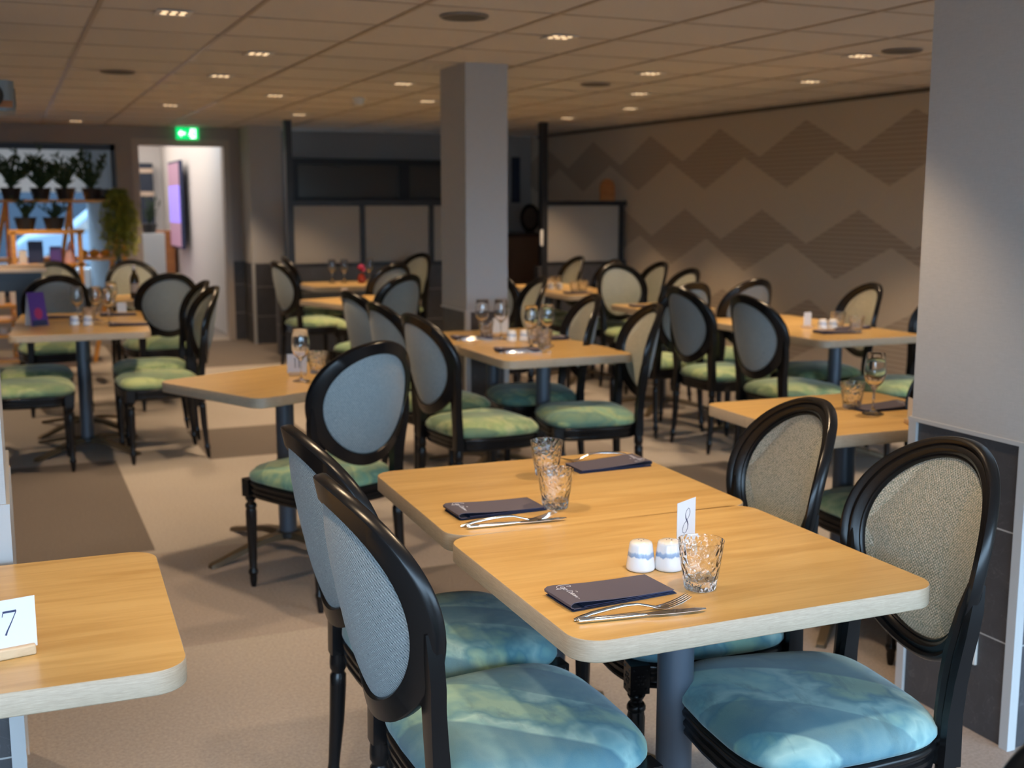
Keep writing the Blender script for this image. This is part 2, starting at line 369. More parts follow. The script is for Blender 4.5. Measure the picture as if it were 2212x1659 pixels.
tag(MB().box(2.455, 2.4635, 2.345, 2.40, .20, .285).build('socket_plate', plastic_w, smooth=0), 'small white socket plate low on the slate tiles of the right pillar', 'socket')
# bar alcove behind
struct('wall_bar', MB().box(2.6, XR, 13.2, 13.3, 0, CEIL), mat('bar_wall_grey', (.30, .29, .29), .8))
# side and front walls, with window openings (never seen, they let the daylight in)
mb = MB(); mb.box(XL-.1, XL, YF, 13.1, 0, CEIL)
struct('wall_left', mb, wall_taupe)
mb = MB(); mb.box(XL, XR, YF-.1, YF, 0, .15).box(XL, XR, YF-.1, YF, 2.2, CEIL)
for i in range(8):
    x = XL+i*1.4; mb.box(x-.05, x+.05, YF-.1, YF, .15, 2.2)
struct('wall_front', mb, wall_taupe)
# floor outside the windows
struct('ground', MB().box(-14, 14, -14, YF-.1, -.2, -.1).box(-14, XL-.1, YF-.1, 30, -.2, -.1).box(-14, 14, 19.5, 40, -.2, -.02), street)
# lobby behind the door and glazed sitting room behind the window
mb = MB(); mb.box(2.30, 2.42, B1, 19.0, 0, 2.6); mb.box(1.24, 1.30, B1, 19.0, 0, 2.6); struct('wall_sitting', MB().box(1.18, 1.239, B1, 18.99, 0, 2.59), mat('blue_grey_dark_cover', (.06, .075, .09), .9)); mb.box(1.22, 2.4, 19.0, 19.1, 0, 2.6)  # dark sheet added over the white partition to hold its daylit brightness down
struct('wall_lobby', mb, wall_white)
struct('ceiling_lobby', MB().box(XL, 2.4, B1, 19.1, 2.6, 2.7), mat('lobby_ceiling_beige', (.66, .55, .45), .8))
struct('floor_lobby', MB().box(XL, 2.42, 13.1, 19.2, -.05, 0), mat('lobby_floor', (.30, .27, .25), .9))
struct('wall_lobby_side', MB().box(XL-.1, XL, 13.1, 19.1, 0, 2.6).box(XL, 1.22, 19.0, 19.1, 0, .5).box(XL, 1.22, 19.0, 19.1, 1.66, 2.6).box(-.75, -.6, 19.0, 19.1, .5, 2.1), wall_white)
lamp('lobby_lamp', 'AREA', (1.6, 16.2, 2.56), 34, (1, .90, .80), (0, 0, 0), .9, 4.5)
lamp('lobby_lamp', 'AREA', (-.4, 16.4, 2.56), 26, (1, .86, .72), (0, 0, 0), 1.2, 2.0)
# glazed screens on half walls
def screen(label, x0, x1, y, posts, tall, w=.05):
    t = thing('glass_screen', label, 'screen', (x0, y, 0)); L = x1-x0
    MB().box(0, L, -.05, .05, 0, .86).build('tiled_half_wall', tile, t, 0)
    MB().box(tall-x0, L, -.04, .04, 1.47, 1.52).build('top_rail', metal_dark, t, 0)
    MB().box(tall-x0, L, -.04, .04, .86, .90).build('bottom_rail', metal_dark, t, 0)
    for p in posts: MB().box(p-x0-w/2, p-x0+w/2, -.035, .035, .88, 1.49).build('post', metal_dark, t, 0)
    MB().box(tall-x0-.032, tall-x0+.032, -.055, .035, 0, CEIL-.004).build('ceiling_post', metal_dark, t, 0)
    ps = sorted(posts+[tall]); 
    for a, b in zip(ps, ps[1:]): MB().box(a-x0+w/2, b-x0-w/2, -.008, .008, .9, 1.47).build('glass_panel', frost, t, 0)
    return t
screen('long frosted glass screen in black frame on slate half wall behind the middle pillar', 2.45, 4.5, 11.5, [3.34, 4.08, 4.46], 2.60)
screen('short frosted glass screen in black frame ending at the zigzag papered wall', 4.97, 5.99, 10.8, [5.94], 5.04)
t = thing('serving_hatch', 'black framed serving hatch with dim glass panes in the grey bar wall', 'hatch', (0, 13.18, 0))
MB().box(2.95, 5.0, -.06, .02, 1.93, 2.0).box(2.95, 5.0, -.06, .02, 1.48, 1.56).box(2.95, 3.08, -.05, .02, 1.48, 2.0).box(4.27, 4.40, -.05, .02, 1.48, 2.0).box(4.9, 5.0, -.05, .02, 1.5, 2).build('frame', metal_dark, t, 0)
for a, b in ((3.08, 4.27), (4.40, 4.9)): MB().box(a, b, -.02, .015, 1.56, 1.93).build('pane', dim_glass, t, 0)
t = thing('bar_counter', 'dark brown bar counter in the alcove between the two glass screens', 'counter', (5.3, 12.7, 0))
MB().box(-.8, .69, -.3, .3, 0, 1.11).build('front_panel', mat('brown_panel', (.16, .095, .06), .5), t, 0); MB().box(-.82, .69, -.33, .32, 1.11, 1.15).build('counter_top', mat('dark_top', (.05, .035, .03), .3), t, 0)
mb = MB(); mb.loft([[(rr*cos(a)*.75, d, .17+rr*sin(a)) for rr, d in ((.165, 0), (.165, .03), (.125, .03), (.125, 0))] for a in [2*pi*i/32 for i in range(32)]], closed_path=True)
o = thing('oval_mirror', 'small oval dark framed mirror standing on the bar counter', 'mirror', (5.72, 12.6, 1.15))
mb.build('frame', black, o); mb = MB(); mb.loft([[(rr*.75*cos(a), d, .17+rr*sin(a)) for a in [2*pi*i/32 for i in range(32)]] for rr, d in ((.126, .01), (.126, .02))]); mb.build('mirror_glass', mat('dull_mirror', (.2, .19, .2), .2, .8), o)
MB().box(-.06, .06, -.03, .05, 0, .012).build('foot', black, o)
tag(MB().box(-.05, .05, -.02, .02, 0, .55).box(-.02, .02, -.03, -.02, .05, .5).build('wall_tablet', mat('blue_black_glass', (.03, .04, .07), .2), smooth=0), 'tall narrow blue black display panel on the bar wall right of the middle pillar', 'display', loc=(5.78, 13.17, 1.5))
mb = MB(); n = 20; prof = [(.085*cos(pi*i/n), .14+.085*sin(pi*i/n)) for i in range(n+1)]+[(-.085, 0), (.085, 0)]
mb.loft([[(x, y, zz) for x, zz in prof] for y in (-.012, .012)])
tag(mb.build('wooden_board', orange_wood), 'round topped orange wooden board standing on the rail of the short glass screen', 'board', loc=(5.78, 10.80, 1.521))
tag(MB().box(-.015, .015, -.012, 0, -.08, .08).build('switch_plate', plastic_w, smooth=0), 'slim white plate on the tall post of the short glass screen', 'switch', loc=(5.0, 10.744, 1.15))
# ------------------------------------------------------------------ ceiling fittings
def f_light():
    t = thing('ceiling_light', '', 'light')
    MB().box(-.075, .075, -.075, -.06, -.008, -.0045).box(-.075, .075, .06, .075, -.008, -.0045).box(-.075, -.06, -.06, .06, -.008, -.0045).box(.06, .075, -.06, .06, -.008, -.0045).build('frame', plastic_w, t, 0)
    MB().box(-.06, .06, -.06, .06, -.0055, -.0045).build('reflector', led_off, t, 0)
    mb = MB()
    for i in (-1, 1):
        for j in (-1, 0, 1): mb.lathe([(.013, 0), (.013, .003), (.008, .003)], (j*.038, i*.028, -.0085), 10)
    mb.build('led_cluster', led, t); return t
mk_light = Maker(f_light)
LL = {(.715, 5.24): 'large in view at upper left, brightest', (1.32, 6.46): 'second from the upper left, above the aisle', (1.32, 7.67): 'third along the aisle from the upper left', (1.32, 10.10): 'fourth along the aisle, before the door',
      (1.93, 8.89): 'left of the smoke detector', (2.535, 7.67): 'just left of the middle pillar top', (3.14, 8.89): 'touching the left edge of the middle pillar top', (2.535, 5.24): 'large in view at top centre', (4.36, 5.24): 'beside the right pillar, left of the speaker',
      (3.75, 6.46): 'right of the middle pillar, larger of the mid row', (4.36, 7.67): 'right of the middle pillar, below the mid row', (.715, 12.4): 'farthest at left, over the window wall', (4.97, 8.89): 'close to the zigzag wall, nearer of the far two', (4.97, 6.46): 'near the zigzag wall and the right pillar',
      (4.97, 10.1): 'close to the zigzag wall, farthest', (3.75, 10.1): 'over the end of the long row of tables', (2.535, 10.7): 'in front of the long glass screen'}
for x, y in SPOTS:
    lamp('downlight_or_fill_lamp', 'SPOT', (x, y, CEIL-.02), SPOT*(.66 if y < 4.5 else 1.0), WARM, (0, 0, 0), spot=84, blend=.5, rad=.05)
    if (x, y) in LL: mk_light((x, y, CEIL), 0, 'square recessed downlight '+LL[x, y], 'square recessed downlights')
def f_speaker():
    t = thing('ceiling_speaker', '', 'speaker')
    MB().lathe([(.105, -.0045), (.105, -.009), (.098, -.012), (.095, -.0045)], seg=36).build('rim', mat('speaker_rim', (.25, .21, .18), .5), t)
    MB().lathe([(.095, -.0045), (.095, -.010), (.05, -.013), (.002, -.0135)], seg=36).build('grille', mat('speaker_grille', (.10, .09, .08), .7), t); return t
mk_sp = Maker(f_speaker)
for (x, y), l in {(1.88, 4.84): 'above and left of the middle pillar', (4.42, 4.98): 'at upper right beside the right pillar', (3.75, 7.19): 'between the middle pillar and zigzag wall', (.70, 7.68): 'on the left side of the ceiling'}.items():
    mk_sp((x, y, CEIL), 0, 'round dark ceiling speaker '+l, 'round ceiling speakers')
o = thing('smoke_detector', 'white domed smoke detector hanging from the ceiling left of the middle pillar', 'detector', (2.56, 8.83, CEIL))
MB().lathe([(.055, -.004), (.055, -.02), (.05, -.024)], seg=24).build('base', plastic_w, o); MB().lathe([(.045, -.024), (.042, -.05), (.028, -.062), (.003, -.063)], seg=24).build('dome', plastic_w, o)
# projector hanging at upper left
o = thing('projector', 'grey projector hanging from the ceiling at the left edge', 'projector', (-.12, 5.9, 1.98))
mb = MB(); mb.prism([(-.2, -.15), (.17, -.15), (.2, -.11), (.2, .12), (.17, .15), (-.2, .15)], -.075, .06); mb.build('housing', mat('projector_body', (.22, .27, .30), .4), o, bevel=.012)
MB().lathe([(.05, 0), (.055, .03), (.045, .04), (.02, .035)], seg=20).build('lens', rubber, o).matrix_local = Matrix.Translation((.1, -.15, -.01)) @ Matrix.Rotation(R(90), 4, 'X')
MB().box(.201, .204, -.08, .08, -.05, .03).build('vent_grille', rubber, o, 0); MB().box(-.015, .015, -.015, .015, .06, CEIL-1.98-.004).build('mount', metal_dark, o, 0)
MB().box(.12, .19, -.152, -.149, -.06, -.03).build('label_plate', orange_wood, o, 0)
# exit sign
o = thing('exit_sign', 'lit green emergency exit sign with arrow and running figure above the door', 'sign', (1.85, 12.90, 2.165))
MB().box(-.115, .115, 0, .03, 0, .125).build('sign_panel', exit_g, o, 0, .003); MB().box(-.02, .02, .005, .025, .125, CEIL-2.165-.004).build('bracket', metal_dark, o, 0)
mb = MB(); P = lambda poly: mb.loft([[(x, y, zz) for x, zz in poly] for y in (-.003, .0)])
P([(-.095, .062), (-.062, .10), (-.062, .075), (-.025, .075), (-.025, .05), (-.062, .05), (-.062, .025)][::-1])
mb.build('arrow', exit_w, o, 0); mb = MB()
P([(.03, .015), (.085, .015), (.085, .11), (.03, .11), (.03, .10), (.073, .10), (.073, .027), (.03, .027)])
mb.lathe([(.009, 0), (.009, .003)], seg=12); mb2 = MB(); mb2.loft([[(.042+.009*cos(a), y, .092+.009*sin(a)) for a in [2*pi*i/12 for i in range(12)]] for y in (-.003, 0)])
for a_, b_ in (((.043, .083), (.036, .055)), ((.036, .057), (.05, .04)), ((.05, .04), (.045, .02)), ((.037, .057), (.022, .042)), ((.022, .042), (.01, .045)), ((.042, .08), (.058, .068)), ((.042, .08), (.026, .07)), ((.026, .07), (.02, .06))):
    d = (Vector(b_)-Vector(a_)).normalized(); q = Vector((-d.y, d.x))*.0045
    p4 = [Vector(a_)+q, Vector(b_)+q, Vector(b_)-q, Vector(a_)-q]; mb2.loft([[(v.x, y, v.y) for v in p4] for y in (-.003, 0)])
mb3 = MB(); mb3.v, mb3.f, mb3.mi = mb.v[:16], [f for f in mb.f if max(f) < 16], [0]*len([f for f in mb.f if max(f) < 16])
mb3.build('door_symbol', exit_w, o, 0); mb2.build('running_figure', exit_w, o, 0)
# ------------------------------------------------------------------ chair
A_, B_, CZ, CY, TI, CU = .235, .240, .772, -.315, .20, .09
UP = Vector((0, -sin(TI), cos(TI))); FW = Vector((0, cos(TI), sin(TI)))
def med(u, v, d): return Vector((0, CY, CZ))+Vector((u, 0, 0))+UP*v+FW*(d+CU*(u/A_)**2)
def outline(k=1.0, off=0.0, n=56):
    pts = []
    for i in range(n):
        a = 2*pi*i/n; c, s_ = cos(a), sin(a); e = .40
        yy = math.copysign(abs(s_)**e, s_); xx = math.copysign(abs(c)**e, c)
        w_ = .222+.020*yy
        x = xx*w_+math.copysign(.012*(1-yy*yy), xx)*abs(xx); y = yy*.212+(.020*(1-xx*xx) if yy > 0 else -.006*(1-xx*xx))
        r = math.hypot(x, y); pts.append((x*k+x/r*off, y*k+y/r*off))
    return pts
def chair_meshes():
    D = {}
    m = MB(); m.loft([[(x, y, z) for x, y in outline(k, o_)] for k, o_, z in ((1, -.012, .437), (1, .001, .441), (1, .007, .450), (1, .006, .462), (.985, 0, .473), (.94, 0, .484), (.85, 0, .493), (.7, 0, .5005), (.5, 0, .505), (.25, 0, .507), (.04, 0, .5075))]); D['seat'] = m
    m = MB(); prof = [(-.03, .378), (0, .375), (.005, .379), (.006, .386), (.001, .390), (.001, .395), (.007, .399), (.0075, .407), (.002, .411), (.002, .416), (.009, .421), (.011, .430), (.006, .437), (-.004, .439), (-.03, .438)]
    oo = [outline(1, p[0]-.004) for p in prof]; m.loft([[(oo[j][i][0], oo[j][i][1], prof[j][1]) for j in range(len(prof))] for i in range(56)], closed_path=True); D['rail'] = m
    sec = [(-.047, -.012), (-.044, -.016), (-.003, -.016), (0, -.012), (0, .003), (-.003, .010), (-.009, .0145), (-.015, .013), (-.018, .0095), (-.022, .0135), (-.029, .018), (-.036, .015), (-.040, .009), (-.044, .0105), (-.047, .007)]
    m = MB(); N = 72; m.loft([[med((A_+n_)*cos(a), (B_+n_)*sin(a), d) for n_, d in sec] for a in [2*pi*i/N for i in range(N)]], closed_path=True); D['frame'] = m
    for nm, d0, bl in (('front', .001, .017), ('back', -.007, -.016)):
        m = MB(); rs = []
        for s_ in (1, .96, .88, .75, .6, .42, .22, .03): rs.append([med((A_-.045)*s_*cos(a), (B_-.045)*s_*sin(a), d0+bl*(1-s_**3)) for a in [2*pi*i/48 for i in range(48)]])
        m.loft(rs, True); D[nm] = m
    def post(sx_):
        m = MB(); pts = [(med(.213, -.02, -.001), .012, .011), (med(.208, -.075, -.001), .021, .0145), (med(.200, -.125, -.001), .025, .0145), (med(.190, -.170, -.001), .027, .0145), (Vector((.185, -.220, .56)), .025, .0155), (Vector((.184, -.215, .49)), .0225, .017), (Vector((.187, -.213, .385)), .021, .020)]
        m.loft([[(sx_*(p.x+dx*hw), p.y+dy*hd, p.z) for dx, dy in ((-1, -1), (0, -1.1), (1, -1), (1, 0), (1, 1), (.4, 1.25), (0, .9), (-.4, 1.25), (-1, 1), (-1, 0))] for p, hw, hd in pts]); return m
    D['post'] = [post(-1), post(1)]
    fp = [(.012, .372), (.019, .366), (.0215, .359), (.018, .352), (.0145, .347), (.0145, .343), (.019, .339), (.0225, .332), (.0225, .324), (.019, .319), (.0195, .315), (.0215, .305), (.0205, .25), (.018, .16), (.0145, .075), (.0155, .070), (.0185, .065), (.0190, .058), (.0165, .050), (.0135, .044), (.0145, .036), (.013, .02), (.009, .0)]
    def fl(sx_):
        m = MB(); cx, cy = sx_*.214, .196; m.box(cx-.024, cx+.024, cy-.024, cy+.024, .368, .439)
        for ax, sg in (('x', sx_), ('y', 1)):
            for (a_, b_), r_ in [((0, 0), .005)]+[((.011*cos(2*pi*i/6), .011*sin(2*pi*i/6)+0), .0045) for i in range(6)]+[((.015*i, .024*j), .004) for i in (-1, 1) for j in (-1, 1)]:
                c0 = (cx+sg*.0235, cy+a_, .404+b_) if ax == 'x' else (cx+a_, cy+.0235, .404+b_)
                rings = []
                for rr, h in ((r_, 0), (r_*.8, .0018), (.0005, .0026)):
                    rings.append([(c0[0]+sg*h, c0[1]+rr*cos(q), c0[2]+rr*sin(q)) if ax == 'x' else (c0[0]+rr*cos(q), c0[1]+h, c0[2]+rr*sin(q)) for q in [2*pi*i/8 for i in range(8)]])
                m.loft(rings)
        m.lathe(fp, (cx, cy, 0), 24, flute=.10, fl_range=(.076, .310)); return m
    D['fleg'] = [fl(-1), fl(1)]
    def rl(sx_):
        m = MB(); rings = []
        for r_, z_ in ((.020, .385), (.0215, .36), (.021, .345), (.017, .338), (.0165, .332), (.0205, .326), (.0205, .30), (.0185, .20), (.0145, .09), (.015, .075), (.0175, .068), (.0175, .058), (.0135, .048), (.0135, .03), (.010, 0)):
            u = 1-z_/.385; cx = sx_*(.187+.012*u); cy = -.213-.025*u*u
            rings.append([(cx+r_*(1-(.09 if j % 2 and .09 < z_ < .32 else 0))*cos(2*pi*j/20), cy+r_*(1-(.09 if j % 2 and .09 < z_ < .32 else 0))*sin(2*pi*j/20), z_) for j in range(20)])
        m.loft(rings); return m
    D['rleg'] = [rl(-1), rl(1)]
    return D
CM = chair_meshes()
ME = {k: (CM[k].mesh(k, m_, a_)) for k, m_, a_ in (('rail', black, 50), ('frame', black, 40), ('front', weave, 60), ('back', twill, 60))}
for k in ('post', 'fleg', 'rleg'): ME[k] = [CM[k][0].mesh(k, black, 40), CM[k][1].mesh(k, black, 40)]
def mk_chair(vel):
    seat_me = CM['seat'].mesh('seat', vel, 60)
    def fn():
        t = thing('dining_chair', '', 'chair')
        def p(n, me, par=t): o = bpy.data.objects.new(n, me); COL.objects.link(o); o.parent = par; return o
        p('seat', seat_me); p('seat_rail', ME['rail']); fr = p('backrest_frame', ME['frame']); a = p('front_upholstery', ME['front'], fr); b = p('rear_upholstery', ME['back'], fr)
        a['label'] = 'beige woven front cloth'; b['label'] = 'blue grey twill rear cloth'
        for i in (0, 1): p('back_post', ME['post'][i]); p('leg', ME['fleg'][i]); p('leg', ME['rleg'][i])
        return t
    return Maker(fn)
CH = {'t': mk_chair(velvet_teal_daylit), 'm': mk_chair(velvet_mix), 'g': mk_chair(velvet_green)}
GCH = 'black medallion back dining chairs'
def chair(k, x, y, h, label): return CH[k]((x, y, 0), -R(h), 'black medallion back chair '+label, GCH)
# ------------------------------------------------------------------ table
def rrect(w_, d, r, n=6):
    out = []
    for cx, cy, a0 in ((w_/2-r, d/2-r, 0), (-w_/2+r, d/2-r, 90), (-w_/2+r, -d/2+r, 180), (w_/2-r, -d/2+r, 270)):
        for i in range(n+1): a = R(a0+90*i/n); out.append((cx+r*cos(a), cy+r*sin(a)))
    return out
_tm = {}
def table(x, y, w_, d, rot, label, spin=45, h=.75, group='oak topped pedestal tables'):
    """x, y = centre"""
    t = thing('dining_table', label, 'table', (x, y, 0), R(rot), group)
    key = (round(w_, 2), round(d, 2))
    if key not in _tm:
        m = MB(); n = len(rrect(w_, d, .06, 10)); V = lambda k, z: [(px, py, z) for px, py in rrect(w_-k, d-k, .06-k/2, 10)]
        m.loft([V(.004, .709), V(0, .711), V(0, .748), V(.003, .75)], cap=False, mi=1); vs = V(.003, .75); m.add(vs, [tuple(range(n))], 0); m.add(V(.004, .709), [tuple(reversed(range(n)))], 1)
        _tm[key] = m.mesh('table_top', [oak, oak_edge], 40)
    o = bpy.data.objects.new('table_top', _tm[key]); COL.objects.link(o); o.parent = t; o.location.z = h-.75
    dz = h-.75
    if 'pole' not in _tm:
        _tm['pole'] = MB().lathe([(.039, .06), (.039, .70)], seg=32).mesh('pole', pole_m); _tm['plate'] = MB().box(-.2, .2, -.17, .17, .697, .7085).mesh('mounting_plate', metal_dark, 0)
        _tm['hub'] = MB().lathe([(.05, .05), (.055, .055), (.055, .072), (.045, .078)], seg=28).mesh('hub', metal_dark)
        m = MB(); m.loft([[(r_, -hw, z0), (r_, hw, z0), (r_, hw*.8, z1), (r_, -hw*.8, z1)] for r_, hw, z0, z1 in ((.03, .026, .045, .074), (.09, .026, .050, .076), (.16, .024, .046, .069), (.26, .021, .026, .048), (.34, .019, .008, .030), (.37, .018, .002, .024), (.40, .018, 0, .018), (.41, .016, 0, .012))])
        _tm['foot'] = m.mesh('foot', bronze, 30)
    for nm in ('pole', 'plate', 'hub'):
        o = bpy.data.objects.new({'plate': 'mounting_plate'}.get(nm, nm), _tm[nm]); COL.objects.link(o); o.parent = t
        if nm != 'hub': o.location.z = dz
    for i in range(4):
        o = bpy.data.objects.new('foot', _tm['foot']); COL.objects.link(o); o.parent = t; o.rotation_euler = (0, 0, R(spin+90*i))
    return t
def tcorner(x, y, w_, d, rot):     # centre from the near-left corner
    r = R(rot); return x+cos(r)*w_/2-sin(r)*d/2, y+sin(r)*w_/2+cos(r)*d/2
TB = {}
for key, x, y, w_, d, rot, sp, lab in [
    ('T8', .862, 1.69, .80, .69, -.8, 45, 'oak topped table with number 8 card and one napkin, nearest in the centre'),
    ('T8b', .885, 2.383, .80, .69, -2, 45, 'oak topped table with two water glasses joined behind table 8'),
    ('T7', -.565, 1.885, .80, .70, -2, 45, 'oak topped table carrying the number 7 card at the lower left edge'),
    ('T11', .86, 4.43, .80, .70, 26, 0, 'oak topped table turned askew with number 11 card and wine glass'),
    ('TP', 2.36, 2.97, .78, .70, -2, 45, 'oak topped table with wine glass right behind the right pillar'),
    ('TMa', 2.16, 5.04, .71, .67, 0, 45, 'oak topped table with salt and pepper in front of the middle pillar'),
    ('TMb', 2.16, 5.715, .71, .67, 0, 45, 'oak topped table touching the foot of the middle pillar'),
    ('T3', 4.08, 5.10, .74, .70, 0, 45, 'oak topped table with two tumblers beside the right pillar, far right'),
    ('T3b', 4.10, 5.81, .74, .66, 0, 45, 'oak topped table joined behind the far right table, half hidden by chairs'),
    ('T2', 4.10, 7.00, .56, .62, 0, 45, 'oak topped table in front of the camera facing beige chair on the right'),
    ('T1', 4.20, 8.47, .60, .68, 0, 45, 'oak topped table nearest in the long row before the short glass screen'),
    ('T1b', 4.20, 9.16, .60, .68, 0, 45, 'oak topped table farthest in the long row before the short glass screen'),
    ('TL', -.02, 7.13, .78, .70, -4, 45, 'oak topped table with purple tent card and wine glasses at left'),
    ('TLb', .02, 7.84, .78, .70, -4, 45, 'oak topped table joined behind the tent card table at left'),
    ('TL3', .72, 9.35, .80, .70, 0, 45, 'small looking oak topped table before the window wall, behind left chairs'),
    ('M2', 2.29, 8.34, .74, .66, 20, 45, 'oak topped table turned askew with small white card left of the middle pillar'),
    ('M1', 2.52, 10.22, .80, .70, 2, 45, 'oak topped table with flower vase before the long glass screen')]:
    cx, cy = tcorner(x, y, w_, d, rot); TB[key] = (cx, cy, w_, d, rot); table(cx, cy, w_, d, rot, lab, sp)
# ------------------------------------------------------------------ chairs in place
for a in [
 ('t', .87, 2.02, 90, 'seen from behind with teal seat, nearest at left of table 8'),
 ('t', .92, 2.53, 89, 'from behind, green and teal seat, second left of table 8'),
 ('t', 1.482, 1.865, -83, 'facing us with pale teal seat, right of table 8'),
 ('t', 1.525, 2.42, -80, 'with beige back, between table 8 and the pillar table'),
 ('t', .70, .965, -40, 'showing only its top rim at the lower right corner'),
 ('g', 2.78, 3.035, -90, 'with yellow green seat under the right pillar table'),
 ('m', 1.09, 4.34, -21, 'with pale blue rear cloth at the number 11 table'),
 ('g', 2.02, 5.03, 83, 'nearest of three left of the middle tables'),
 ('g', 2.05, 5.70, 82, 'middle one of three left of the middle tables'),
 ('g', 2.13, 6.50, 80, 'farthest of three left of the middle tables'),
 ('m', 2.60, 5.05, -78, 'nearest at the right of the middle tables'),
 ('m', 2.61, 5.71, -80, 'second at the right of the middle tables'),
 ('g', 2.99, 7.2, -82, 'third on the right, just behind the middle pillar'),
 ('g', 4.04, 6.00, 88, 'with grey rear cloth, second left of the far right tables'),
 ('g', 4.03, 5.30, 87, 'with grey rear cloth, nearest left of the far right tables'),
 ('g', 3.92, 6.60, -10, 'back to us, peeping out behind two grey backed chairs'),
 ('g', 4.48, 6.72, -10, 'with broad dark rim, back to us beyond the far right table'),
 ('g', 4.47, 7.62, -89, 'with beige back just right of the camera facing one'),
 ('g', 4.64, 8.13, 178, 'facing the camera behind the right hand tables'),
 ('g', 4.62, 9.12, -88, 'with beige back, second before the short screen'),
 ('g', 4.60, 9.80, -88, 'with beige back, farthest before the short screen'),
 ('g', 4.80, 8.63, -87, 'showing only a beige top before the zigzag wall'),
 ('g', 3.75, 8.20, 88, 'dark from behind, just right of the middle pillar'),
 ('g', 4.63, 5.82, -80, 'with beige back and dark green seat, far right table'),
 ('g', 4.66, 5.15, -83, 'cut off by the right pillar, far right table'),
 ('g', .79, 7.10, -93, 'nearest at right of the tent card table'),
 ('g', .82, 7.66, -92, 'second at right of the tent card table'),
 ('g', .08, 7.05, 90, 'with dark seat, nearest at left of the tent card table'),
 ('g', .10, 7.62, 90, 'second at left of the tent card table'),
 ('g', 1.02, 8.93, -8, 'back to us, right of the joined left tables'),
 ('g', 1.02, 10.35, 176, 'showing a beige top before the door'),
 ('g', .29, 8.98, -4, 'back to us, behind the tent card table'),
 ('g', .36, 10.45, 180, 'showing a beige top before the plant shelf'),
 ('g', 2.46, 10.02, 80, 'with green seat beside the slate half wall'),
 ('g', 2.76, 10.93, 96, 'against the left end of the long screen'),
 ('g', 2.42, 8.08, -28, 'back to us at the askew table left of the pillar'),
 ('g', 2.84, 9.55, -22, 'back to us just beyond the askew table'),
 ('g', 3.50, 10.92, -112, 'with tall beige back at the right of the long screen')]:
    chair(*a)
# ------------------------------------------------------------------ tableware
def f_tumbler():
    m = MB(); m.lathe([(.0300, .0), (.0315, .002), (.034, .019), (.039, .048), (.0452, .094), (.0458, .0975), (.0444, .0975), (.0436, .094), (.0372, .048), (.0318, .022), (.018, .0185), (.002, .0175)], seg=48)
    o = m.build('water_glass', tumbler_g, smooth=60); return tag(o, '', 'glass')
mk_tum = Maker(f_tumbler)
def f_wine():
    m = MB(); m.lathe([(0.0022, 0.0000), (0.0374, 0.0000), (0.0385, 0.0017), (0.0330, 0.0039), (0.0110, 0.0090), (0.0055, 0.0168), (0.0042, 0.0448), (0.0046, 0.0840), (0.0132, 0.0986), (0.0286, 0.1142), (0.0380, 0.1366), (0.0396, 0.1568), (0.0374, 0.1848), (0.0324, 0.2184), (0.0314, 0.2206), (0.0314, 0.2184), (0.0363, 0.1848), (0.0383, 0.1568), (0.0363, 0.1366), (0.0264, 0.1165), (0.0110, 0.1019), (0.0022, 0.0986)], seg=40)
    o = m.build('wine_glass', glass, smooth=60); return tag(o, '', 'glass')
mk_wine = Maker(f_wine)
def f_shaker():
    t = thing('salt_shaker', '', 'shaker'); m = MB()
    m.lathe([(.027, 0), (.0298, .002), (.0302, .006), (.0275, .030), (.0242, .053), (.0225, .058), (.018, .0608), (.010, .062), (.001, .0622)], seg=60, flute=.012, fl_range=(.01, .055)); m.build('body', ceramic, t, 60)
    m = MB()
    for i in range(3): m.lathe([(.0013, .0618), (.0013, .0626)], (.006*cos(i*2.1), .006*sin(i*2.1), 0), 6)
    m.build('pour_holes', ink, t); return t
mk_sh = Maker(f_shaker)
